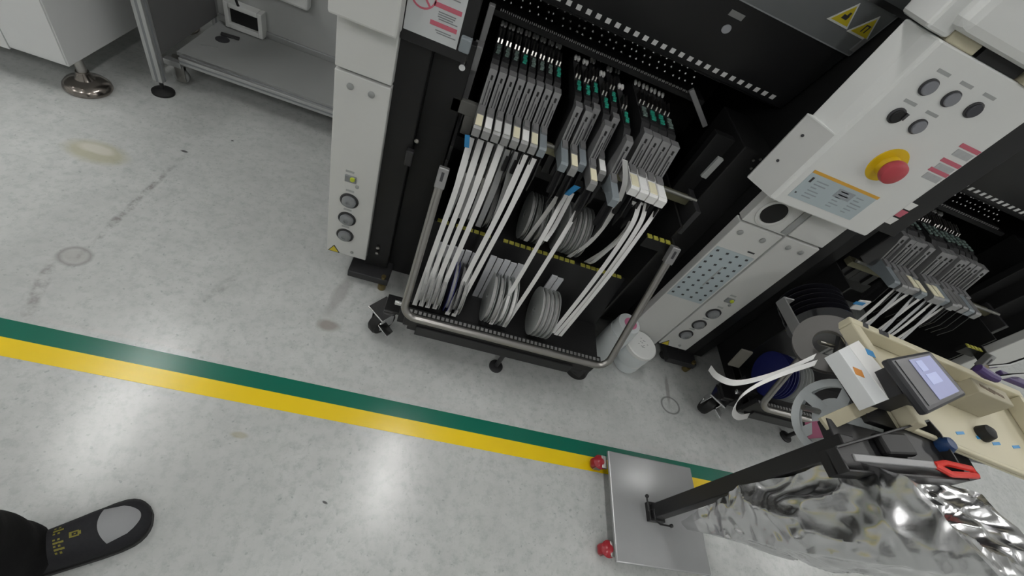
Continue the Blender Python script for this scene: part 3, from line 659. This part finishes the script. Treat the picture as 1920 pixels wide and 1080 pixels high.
wb = thing('frame_workbench', (-.85, 2.1, 0), 'aluminium frame bench with grey panels and a low shelf left of the machine', 'workbench')
def post(x, y, h=1.4):
    p = part(wb, 'post', M().box(x-.02, x+.02, y-.02, y+.02, .06, h), ALU, bevel=.002)
    part(p, 'groove', M().box(x-.005, x+.005, y-.0206, y-.019, .06, h), TXT)
    part(p, 'groove', M().box(x+.019, x+.0206, y-.005, y+.005, .06, h), TXT)
    f = part(p, 'foot', M().lathe([(.044, 0), (.044, .008), (.036, .014), (.012, .018), (.008, .02), (.008, .062)], (x, y, 0), (0,0,1), 24), RUBBER, sm=True)
post(-1.285, 1.83); post(-1.285, 2.36)
part(wb, 'side_panel', M().box(-1.292, -1.278, 1.86, 2.34, .16, 1.4), mat('dark_grey_panel', (.12, .12, .12), .5, var=.05))
part(wb, 'back_panel', M().box(-1.27, -.35, 2.345, 2.36, .17, 1.4), mat('light_grey_panel', (.40, .41, .405), .45, var=.03))
part(wb, 'back_rail', M().box(-1.27, -.35, 2.33, 2.345, .15, .18), ALU, bevel=.002)
part(wb, 'shelf_board', M().box(-1.262, -.345, 1.945, 2.33, .135, .150), GREYP, bevel=.001)
r = part(wb, 'front_rail', M().box(-1.235, -.345, 1.905, 1.945, .118, .152), ALU, bevel=.002)
part(r, 'groove', M().box(-1.235, -.345, 1.9042, 1.906, .131, .139), TXT)
part(r, 'groove', M().box(-1.235, -.345, 1.921, 1.929, .1515, .1526), TXT)
part(wb, 'bracket', M().box(-1.30, -1.23, 1.90, 1.93, .10, .125), ALU, bevel=.002)
caster(wb, (-1.265, 1.95, .033), .033, GREYP, yaw=.3, m_fork=STEEL, top=.118)
caster(wb, (-.45, 1.97, .033), .033, GREYP, yaw=.3, m_fork=STEEL, top=.118)
part(wb, 'cable_hole', M().lathe([(.030, 0), (.030, .002)], (-1.175, 2.17, .150), (0,0,1), 24), TXTK)
part(wb, 'strap', M().obox((-1.16, 2.215, .156), (.04,.006,0), (-.003,.012,0), (0,0,.004)), DARK, bevel=.003)
part(wb, 'strap_plate', M().obox((-1.20, 2.10, .1515), (.03,.015,0), (-.012,.024,0), (0,0,.001)), GREYP)
ob = thing('socket_box', (-1.13, 2.31, .19), 'white socket box with a black opening on the bench back panel', 'socket')
part(ob, 'frame', M().box(-1.215, -1.195, 2.29, 2.345, .155, .275).box(-1.06, -1.04, 2.29, 2.345, .155, .275).box(-1.195, -1.06, 2.29, 2.345, .155, .178).box(-1.195, -1.06, 2.29, 2.345, .252, .275), WHITE2, bevel=.003)
part(ob, 'opening', M().box(-1.195, -1.06, 2.312, 2.345, .178, .252), BLACK)
part(ob, 'cable', M().tube(catmull([(-1.14, 2.315, .24), (-1.15, 2.29, .30), (-1.17, 2.30, .42), (-1.15, 2.33, .6)], 6), .006, 8), RUBBER, sm=True)
single('cable_box', M().box(-1.0, -.82, 2.29, 2.345, .375, .47), WHITE2, 'pale box fixed on the bench back panel above the socket', 'box', bevel=.012)

# ------------------------------------------------------------------ pole stand
px, py = 1.005, .397
st = thing('pole_stand', (px, py, 0), 'black pole stand with grey base plate and red casters carrying a tray', 'stand')
part(st, 'base_plate', M().box(.845, 1.205, .235, .585, .055, .068), PLATE, bevel=.004)
RW = mat('red_wheel', (.33, .02, .03), .3, var=.1)
for cx, cy, sg in ((.822, .545, -1), (.832, .272, -1), (1.185, .545, 1), (1.185, .272, 1)):
    c = part(st, 'caster', M().box(cx-.012*sg-.010, cx-.012*sg+.010, cy-.022, cy+.022, .044, .056).box(cx-.014, cx+.014, cy-.019, cy-.0165, .012, .05).box(cx-.014, cx+.014, cy+.0165, cy+.019, .012, .05), STEEL, bevel=.001)
    part(c, 'wheel', M().lathe([(.012, -.016), (.024, -.015), (.028, -.010), (.028, .010), (.024, .015), (.012, .016)], (cx, cy, .028), (0,1,0), 24), RW, sm=True)
    part(c, 'fender', M().lathe([(.024, 0), (.026, .006), (.018, .014), (.006, .018)], (cx, cy, .040), (0,0,1), 20), RW, sm=True)
part(st, 'pole', M().obox((px, py, .44), (.022,0,0), (0,.022,0), (0,0,.372)), BLACKP, bevel=.003)
part(st, 'pole_socket', M().box(px-.03, px+.03, py-.03, py+.03, .068, .09), BLACKP, bevel=.002)
part(st, 'cable_hook', M().tube([P(1213, 932, z=.13), P(1216, 958, z=.12), Vector((px-.032, py, .12)), Vector((px-.032, py-.034, .12)), P(1238, 983, z=.12), P(1258, 987, z=.13)], .0028, 8)
     .lathe([(.002, -.006), (.006, -.003), (.006, .003), (.002, .006)], P(1213, 930, z=.133), (0,0,1), 10).lathe([(.002, -.006), (.006, -.003), (.006, .003), (.002, .006)], P(1259, 986, z=.133), (0,0,1), 10), BLACKP, sm=True)
part(st, 'top_bracket', M().box(px-.02, 1.45, .40, .46, .772, .798).box(1.20, 1.26, .46, .60, .772, .798), BLACKP, bevel=.002)
part(st, 'platform', M().prism([(1.105, .47, .80), (1.70, .43, .80), (1.76, .69, .80), (1.18, .76, .80), (1.078, .62, .80)], (0,0,.016)), BLACKP, bevel=.002)
arm0 = P(1463, 562, z=.70); arm1 = P(1516, 660, z=.70)
part(st, 'reel_arm', M().obox((arm0+arm1)/2, (arm1-arm0)/2, Vector(((arm1-arm0).y, -(arm1-arm0).x, 0)).normalized()*.003, (0,0,.018)).obox(arm0+Vector((.02,.0,0)), (.022,.002,0), (0,.003,0), (0,0,.018)), LGREY, bevel=.002)
rz = P(1550, 548, y=.95); part(st, 'reel_rod', M().cyl((rz.x+.043, .80, rz.z-.098), (rz.x+.069, 1.02, rz.z-.098), .008), STEEL, sm=True)
part(st, 'rod_hanger', M().box(rz.x+.035, rz.x+.055, .79, .80, rz.z-.11, .80).box(1.20, rz.x+.055, .74, .80, .79, .80).box(1.20, 1.21, .74, .80, .70, .79), LGREY)
part(st, 'reel_rod', M().cyl((1.10, .562, .672), (1.32, .562, .672), .008), STEEL, sm=True)
part(st, 'rod_hanger', M().box(1.30, 1.31, .55, .575, .665, .80), DARK)
part(st, 'reel_rod', M().cyl((1.08, .693, .80), (1.22, .693, .80), .006), STEEL, sm=True)
# tray with rims (rotated with the platform)
tA = P(1592, 592, z=.865); tu = Vector((.992, -.126, 0)); tv = Vector((-.126, -.992, 0)); TW, TD = .62, .285
tr = thing('beige_tray', (tA.x+.3, tA.y-.15, .816), 'beige plastic tray with thick rims on the pole stand', 'tray')
def tq(a, b, z): q = tA+tu*a+tv*b; return Vector((q.x, q.y, z))
part(tr, 'tray_floor', M().prism([tq(0,0,.816), tq(TW,0,.816), tq(TW,TD,.816), tq(.08,TD,.816)], (0,0,.006)), BEIGE)
for nm, a0, a1, b0, b1, hh in (('rim', 0, TW, 0, .022, .865), ('rim', TW-.02, TW, .022, TD, .865), ('rim', .11, TW-.02, TD-.012, TD, .835)):
    part(tr, nm, M().prism([tq(a0,b0,.822), tq(a1,b0,.822), tq(a1,b1,.822), tq(a0,b1,.822)], (0,0,hh-.822)), BEIGE, bevel=.004)
part(tr, 'rim', M().prism([tq(0,.022,.822), tq(.03,.022,.822), tq(.11,TD,.822), tq(.08,TD,.822)], (0,0,.043)), BEIGE, bevel=.004)
for a in (.045, .10, .115): part(tr, 'ink_mark', M().prism([tq(a,.002,.8652), tq(a+.018,.002,.8652), tq(a+.012,.02,.8652), tq(a-.006,.02,.8652)], (0,0,.0006)), TXTK)
# display unit
d0 = [P(1665, 672, z=.93), P(1745, 657, z=.95), P(1815, 740, z=.94), P(1742, 776, z=.92)]
dn = (d0[1]-d0[0]).cross(d0[3]-d0[0]).normalized(); dn = dn if dn.z > 0 else -dn
dc = sum(d0, Vector())/4
dv = thing('display_unit', (dc.x, dc.y, .822), 'dark grey display unit with a lit bluish screen lying in the tray', 'display')
part(dv, 'case', M().prism(d0, -dn*.022), mat('case_dark', (.035, .036, .04), .4, var=.1), bevel=.006)
part(dv, 'support', M().obox((dc.x, dc.y, .86), (.06,0,0), (0,.035,0), (0,0,.038)), DARK)
def dq(a, b, o=.001): return d0[0]*(1-a)*(1-b)+d0[1]*a*(1-b)+d0[2]*a*b+d0[3]*(1-a)*b+dn*o
sc_ = part(dv, 'bezel', M().prism([dq(.10,.06,.0005), dq(.92,.06,.0005), dq(.92,.90,.0005), dq(.10,.90,.0005)], dn*.0012), mat('bezel_grey', (.09, .09, .095), .25, var=.1))
part(sc_, 'screen', M().prism([dq(.36,.10,.002), dq(.86,.10,.002), dq(.86,.88,.002), dq(.36,.88,.002)], dn*.0008), SCREEN)
part(sc_, 'screen_block', M().prism([dq(.46,.42,.003), dq(.70,.42,.003), dq(.70,.62,.003), dq(.46,.62,.003)], dn*.0005), SCREEN2)
part(sc_, 'screen_block', M().prism([dq(.46,.15,.003), dq(.60,.15,.003), dq(.60,.36,.003), dq(.46,.36,.003)], dn*.0005), SCREEN2)
# white box
b0 = [P(1572, 657, z=.868), P(1610, 638, z=.868), P(1694, 738, z=.868), P(1642, 758, z=.868)]
bx = thing('component_box', (1.02, .53, .816), 'white cardboard box with blue and orange stickers at the left of the tray', 'box')
part(bx, 'carton', M().prism([b0[0]*.5+b0[1]*.5, b0[1], b0[2], b0[2]*.45+b0[3]*.55], (0,0,-.050)), PAPER, bevel=.001)
part(bx, 'carton', M().prism([b0[0], b0[0]*.52+b0[1]*.48, b0[2]*.43+b0[3]*.57, b0[3]], (0,0,-.040)), mat('carton_white', (.66, .68, .69), .5, var=.02), bevel=.001)
for (u, v), m, s in (((1632, 662), BLUE, .012), ((1664, 716), BLUE, .012), ((1610, 698), mat('orange_sticker', (.62, .25, .05), .5, var=.05), .013)):
    q = P(u, v, z=.8685); part(bx, 'sticker', M().obox(q, tu*s, tv*s*.8, (0,0,.0006)), m)
# black tool pouch
ZT = .845
po = [P(1592, 884, z=ZT), P(1820, 902, z=ZT), P(1765, 812, z=ZT), P(1742, 786, z=ZT), P(1566, 836, z=ZT)]
po = [Vector((q.x, q.y, .80)) for q in po]
pc = sum(po, Vector())/5
pt = thing('tool_pouch', (pc.x, pc.y, .80), 'black tool pouch fixed to the top of the pole', 'pouch')
part(pt, 'pouch_floor', M().prism(po, (0,0,.022)), BLACKP)
for k in range(5):
    a, b = po[k], po[(k+1)%5]; n = Vector((-(b-a).y, (b-a).x, 0)).normalized()*.005
    part(pt, 'pouch_wall', M().prism([a, b, b+n, a+n], (0,0,ZT-.80)), BLACKP, bevel=.001)
part(pt, 'pouch_pocket', M().obox((pc.x-.02, pc.y+.01, .832), (.05,.008,0), (-.004,.025,0), (0,0,.01)), BLACK, bevel=.006)
tl = thing('scissors', (1.05, .345, .845), 'pair of scissors with a red handle across the black pouch', 'scissors')
e0, e1_ = P(1600, 858, z=.853), P(1752, 872, z=.853); e2_ = P(1824, 886, z=.853)
part(tl, 'blade', M().obox((e0+e1_)/2, (e1_-e0)/2, (0,.008,0), (0,0,.003)), GREY, bevel=.002)
part(tl, 'handle', M().tube([e1_, (e1_*2+e2_)/3+Vector((0,.01,.0)), e2_+Vector((0,.008,0)), e2_+Vector((.006,-.006,0)), (e1_*2+e2_)/3+Vector((0,-.014,0)), e1_], .007, 8), mat('bright_red_handle', (.62, .03, .02), .35, var=.05), sm=True)
single('blue_cap', M().lathe([(.018, 0), (.020, .016), (.014, .028), (.0, .030)], P(1762, 838, z=.823), (0,0,1), 20), mat('dark_blue_cap', (.012, .04, .12), .4, var=.1), 'dark blue cap standing in the black pouch', 'cap', sm=True)
# reels on the stand
reel(P(1553, 645, x=1.13), .085, .018, REELG, 'large grey reel with a wide hole hung on the stand below the tray corner', None, axis=(.75,.15,-.75), tapem=REELG, rt=.92, hole=.46)
wr = reel(P(1566, 786, x=1.17), .108, .014, REELW, 'white spoked reel with a pink label hung below the platform', None, axis=(1,.1,-.25), spokes=5, tapem=REELW)
lc = P(1527, 806, x=1.150); part(wr, 'pink_label', M().obox(lc, (.0015,0,.0003), (0,.022,.004), (.0,-.006,.022)), PINK, label='pink paper label')
ca, cb_ = P(1545, 796, z=.79), P(1642, 752, z=.822)
single('cardboard_strip', M().obox((ca+cb_)/2, (cb_-ca)/2, Vector((-(cb_-ca).y, (cb_-ca).x, 0)).normalized()*.016, (0,0,.004)), BEIGED, 'tan cardboard strip lying across the white spoked reel', 'strip', bevel=.001)
tp = P(1550, 548, y=.95)
for i, y in enumerate((.905, .945, .985)):
    reel((tp.x+.055, y, tp.z-.098), .098, .022, REELK, 'black reel on the stand arm, %s from the front' % ORD[i], 'black reels on the stand arm', axis=(.12,1,0), rt=.7, tapem=REELK)
lq = P(1613, 572, y=.93); pb = thing('paper_label', lq, 'white paper label with a blue strip beside the black reels', 'label')
part(pb, 'sheet', M().obox(lq, (.018,.0,.004), (0,.002,0), (-.004,0,.022)), PAPER)
part(pb, 'blue_strip', M().obox(P(1611, 569, y=.9265), (.016,0,.003), (0,.0015,0), (0,0,.006)), BLUE)
for pix, lb in (([(1528, 668), (1480, 690), (1430, 708), (1378, 718), (1345, 706), (1331, 690)], 'upper white tape tail curling left from the grey reel'), ([(1530, 680), (1470, 700), (1420, 722), (1388, 745), (1376, 770), (1385, 782), (1403, 780)], 'lower white tape tail curling down from the grey reel')):
    n = len(pix); pts = [P(u, v, z=.80-.22*i/(n-1)) for i, (u, v) in enumerate(pix)]
    single('tape_tail', M().strip(catmull(pts, 6), (.35,.75,.55), .018), PAPER, lb, 'tape', 'tape tails of the grey reel')
# items to the right on the tray
pg = P(1850, 690, z=.93); tl = thing('hand_tool', (pg.x, pg.y, .865), 'purple gripped hand tool with bright metal jaws lying on the tray', 'tool')
part(tl, 'grip', M().tube([P(1833, 690, z=.93), P(1850, 702, z=.93), P(1868, 710, z=.93)], [.012, .013, .011], 10), PURPLE, sm=True)
part(tl, 'jaw', M().tube([P(1850, 688, z=.93), P(1890, 684, z=.93), P(1925, 672, z=.93)], .005, 8).tube([P(1868, 708, z=.93), P(1895, 704, z=.93), P(1930, 702, z=.93)], .006, 8), CHROME, sm=True)
part(tl, 'lower_grip', M().obox(P(1900, 712, z=.915), (.05,-.004,0), (0,.012,0), (0,0,.008)), PURPLE, bevel=.004)
q = P(1860, 735, z=.90); wbk = thing('wooden_block', (q.x, q.y, .822), 'tan block with dark slots between the display and the purple tool', 'block')
part(wbk, 'block', M().obox((q.x, q.y, .862), tu*.06, tv*.022, (0,0,.04)), BEIGED, bevel=.003)
for a in (-.02, .012): part(wbk, 'slot', M().obox(Vector((q.x, q.y, .9022))+tu*a, tu*.022+tv*.004, tv*.004, (0,0,.0008)), BROWN)
q = P(1862, 808, z=.85); single('black_knob', M().lathe([(.018, 0), (.022, .01), (.018, .03), (.008, .036)], (q.x, q.y, .816), (0,0,1), 18), RUBBER, 'black rubber knob on the front corner of the tray', 'knob', sm=True)
fs = thing('striped_sleeve', (1.36, .44, .80), 'clear plastic sleeve with blue dashes hanging at the front of the tray', 'sleeve')
s0 = [P(1760, 800, z=.815), P(1860, 815, z=.815), P(1930, 845, z=.815), P(1900, 880, z=.78), P(1790, 860, z=.78)]
part(fs, 'film', M().prism(s0, (0,0,-.002)), mat('clear_film', (.40, .41, .42), .25, var=.1, alpha=.8))
for u, v in ((1800, 812), (1838, 820), (1868, 832), (1905, 838)): part(fs, 'blue_dash', M().obox(P(u, v, z=.822), tu*.017+tv*-.006, tv*.004, (0,0,.0008)), BLUE)

# ------------------------------------------------------------------ silver bag
def foil_bag():
    # cross-section loops from the top rim (under the pouch) to the bottom seam, with sharp creases
    m = M(); NS, NT = 190, 110; vs = []; fs = []
    top = [Vector((1.0, .375, .785)), Vector((.985, .30, .90)), Vector((.99, .135, .955)), Vector((1.36, .10, .90)), Vector((1.42, .36, .79))]
    bot = [Vector((1.0, .345, .215)), Vector((1.003, .338, .213)), Vector((1.02, .325, .212)), Vector((1.36, .315, .235)), Vector((1.36, .35, .235))]
    NK = len(top); LT = [(top[(k+1)%NK]-top[k]).length for k in range(NK)]; TT = sum(LT)
    def loop(c, s):
        d = s*TT
        for k in range(NK):
            if d <= LT[k] or k == NK-1: return c[k].lerp(c[(k+1)%NK], min(1, d/LT[k]))
            d -= LT[k]
    ct = sum(top, Vector())/NK; cbt = sum(bot, Vector())/NK
    def ridge(q): return 1-2*abs(noise.noise(q))
    for j in range(NT+1):
        t = j/NT
        for i in range(NS):
            p = loop(top, i/NS).lerp(loop(bot, i/NS), t); cen = ct.lerp(cbt, t); d = p-cen; d.z *= .3
            d = d.normalized() if d.length > 1e-6 else Vector((1,0,0))
            wv = Vector((noise.noise(p*3), noise.noise(p*3+Vector((5,5,5))), noise.noise(p*3+Vector((9,1,3)))))*.5
            q = Vector((p.x*4, p.y*7, p.z*5))+wv
            n1 = ridge(q); n2 = ridge(q*2.3+Vector((3,1,7))); n3 = ridge(q*4.9+Vector((1,8,2)))
            amp = .25+.75*math.sin(PI*min(1, t*.85+.1)); amp *= 1-.75*max(0, (t-.8)/.2)
            vs.append(p+d*((.030*n1+.016*n2+.006*n3-.02)*amp+.012*math.sin(PI*t))+Vector((0,0,.008*n2*amp)))
    for j in range(NT):
        for i in range(NS): k = (i+1)%NS; fs.append((j*NS+i, j*NS+k, (j+1)*NS+k, (j+1)*NS+i))
    fs.append(tuple(range(NT*NS, (NT+1)*NS)))
    base = 0
    for k in range(1, 25):                     # crumpled top
        f = k/25; st0 = len(vs)
        for i in range(NS):
            p = vs[i].lerp(ct+Vector((0,0,-.03)), f); q = Vector((p.x*6, p.y*8, 3.3))
            vs.append(p+Vector((0,0,(.035*ridge(q)+.014*ridge(q*2.4)-.03)*min(1, 4*f))))
        for i in range(NS): j = (i+1)%NS; fs.append((base+j, base+i, st0+i, st0+j))
        base = st0
    fs.append(tuple(range(base, base+NS)))
    m.add(vs, fs); return m
bg = single('silver_bag', foil_bag(), FOIL, 'crumpled silver foil bag hanging from the pole stand', 'bag', org=(1.2, .25, .2), sm=True)

# ------------------------------------------------------------------ person (one leg in view)
pe = thing('person', (-.62, .10, 0), 'person in black trousers and charcoal shoe standing at the bottom left', 'person')
def leg_mb(tip, ang, side):
    d = Vector((math.cos(ang), math.sin(ang), 0)); s = Vector((-d.y, d.x, 0)); tip = Vector(tip)
    heel = tip-d*.29
    return d, s, heel, tip
def shoe(tip, ang, visible):
    d, s, heel, tip = leg_mb(tip, ang, 1)
    prof = [(-.0, .030, .052), (.012, .036, .075), (.06, .040, .095), (.10, .041, .105), (.15, .047, .088), (.19, .052, .075), (.225, .054, .066), (.248, .0525, .059), (.262, .048, .053), (.273, .041, .047), (.281, .032, .041), (.287, .021, .034), (.290, .009, .028)]
    def ring_pts(a, w, h, z0=.014, n=20):
        out = []
        for k in range(n):
            t = PI*k/(n-1); out.append(heel+d*a+s*(w*math.cos(t))+Vector((0,0,z0+(h-z0)*math.sin(t)**.75)))
        return out
    def loft(rows, n):
        vs = [p for r in rows for p in r]; fs = []
        for j in range(len(rows)-1):
            for k in range(n-1): fs.append((j*n+k, j*n+k+1, (j+1)*n+k+1, (j+1)*n+k))
            fs.append((j*n+n-1, j*n, (j+1)*n, (j+1)*n+n-1))
        fs.append(tuple(range(n))); fs.append(tuple(range((len(rows)-1)*n, len(rows)*n)))
        return M().add(vs, fs)
    fine = []
    for i in range(len(prof)-1):
        for k in range(4): t = k/4; fine.append(tuple(prof[i][q]*(1-t)+prof[i+1][q]*t for q in range(3)))
    fine.append(prof[-1])
    sh = part(pe, 'shoe', loft([ring_pts(*r) for r in fine], 20), SHOE, sm=True, label='charcoal work shoe with grey toe cap')
    outl = [heel+d*a+s*(w+.004) for a, w, h in fine]+[tip+d*.002]+[heel+d*a-s*(w+.004) for a, w, h in fine[::-1]]
    part(sh, 'sole', M().prism([Vector((q.x, q.y, 0)) for q in outl], (0,0,.018)), RUBBER)
    def top_at(a, b):          # point on upper at along a, lateral fraction b (-1..1)
        for i in range(len(fine)-1):
            if fine[i][0] <= a <= fine[i+1][0]:
                t = (a-fine[i][0])/(fine[i+1][0]-fine[i][0]); w = fine[i][1]*(1-t)+fine[i+1][1]*t; h = fine[i][2]*(1-t)+fine[i+1][2]*t; break
        ct = max(-1, min(1, b)); st_ = math.sqrt(1-ct*ct); return heel+d*a+s*(w*ct)+Vector((0,0,.014+(h-.014)*st_**.75+.0012))
    # toe cap patch
    vs = []; fs = []; NA, NB = 12, 14
    for i in range(NA+1):
        u = i/NA
        for j in range(NB+1):
            b = -1+2*j/NB; a0 = .203+.010*b*b; a1 = .214+.062*math.sqrt(max(0, 1-abs(b)**2.4)); a = a0+(a1-a0)*u
            vs.append(top_at(a, b*.74))
    for i in range(NA):
        for j in range(NB): k = i*(NB+1)+j; fs.append((k, k+1, k+NB+2, k+NB+1))
    part(sh, 'toe_cap', M().add(vs, fs), SHOEC, sm=True)
    def patch(a0, a1, b0, b1, m, nm, n=6):
        vs = []; fs = []
        for i in range(n+1):
            b = b0+(b1-b0)*i/n
            vs += [top_at(a0, b), top_at(a1, b)]
        for i in range(n): fs.append((2*i, 2*i+1, 2*i+3, 2*i+2))
        return vs, fs
    tx = M()
    for k in range(9):
        if k == 5: continue
        b = -.62+k*.145
        for aa, bb in ((0, 0), (.004, .05), (.009, 0)) if k % 2 else ((0, .03), (.007, 0)):
            v, f = patch(.136+aa, .1395+aa+.003*(k % 2), b+bb*.3, b+.085, 0, ''); tx.add(v, f)
    part(sh, 'printed_lettering', tx, SHOEY)
    em = M()
    for a0, a1, b0, b1 in ((.160, .175, -.10, -.04), (.160, .175, .10, .16), (.160, .164, -.06, .12), (.173, .178, -.05, .11), (.167, .170, .0, .06)): v, f = patch(a0, a1, b0, b1, 0, ''); em.add(v, f)
    part(sh, 'printed_emblem', em, SHOEY)
ANG = math.atan2(.56, .83)
shoe((-.452, .203, 0), ANG, True)
shoe((-.36, -.16, 0), ANG-.15, False)
d = Vector((math.cos(ANG), math.sin(ANG), 0))
def trouser(ank, knee, hip):
    pts = catmull([ank, ank.lerp(knee, .35), knee, knee.lerp(hip, .6), hip], 6)
    n = len(pts); rad = []
    for i in range(n):
        t = i/(n-1); rad.append((.088-.004*t*2 if t < .5 else .084+(t-.5)*.04)+.004*math.sin(t*40))
    return pts, rad
heel1 = Vector((-.452, .203, 0))-d*.29
a1 = heel1+d*.042+Vector((0,0,.045)); a2 = Vector((-.60, -.30, .045))
tm = M()
for ank, knee, hip in ((a1, Vector((-.665, .07, .50)), Vector((-.76, .0, .90))), (a2, Vector((-.66, -.24, .50)), Vector((-.78, -.17, .90)))):
    pts, rad = trouser(ank, knee, hip); tm.tube(pts, rad, 20)
tm.lathe([(.10, 0), (.165, .03), (.175, .12), (.165, .22), (.155, .26)], (-.77, -.085, .83), (0,0,1), 24)
tr_o = part(pe, 'trousers', tm, TROUS, sm=True)
rm = tr_o.modifiers.new('remesh', 'REMESH'); rm.mode = 'VOXEL'; rm.voxel_size = .014; rm.use_smooth_shade = True
sm_ = tr_o.modifiers.new('smooth', 'SMOOTH'); sm_.iterations = 6; sm_.factor = .5
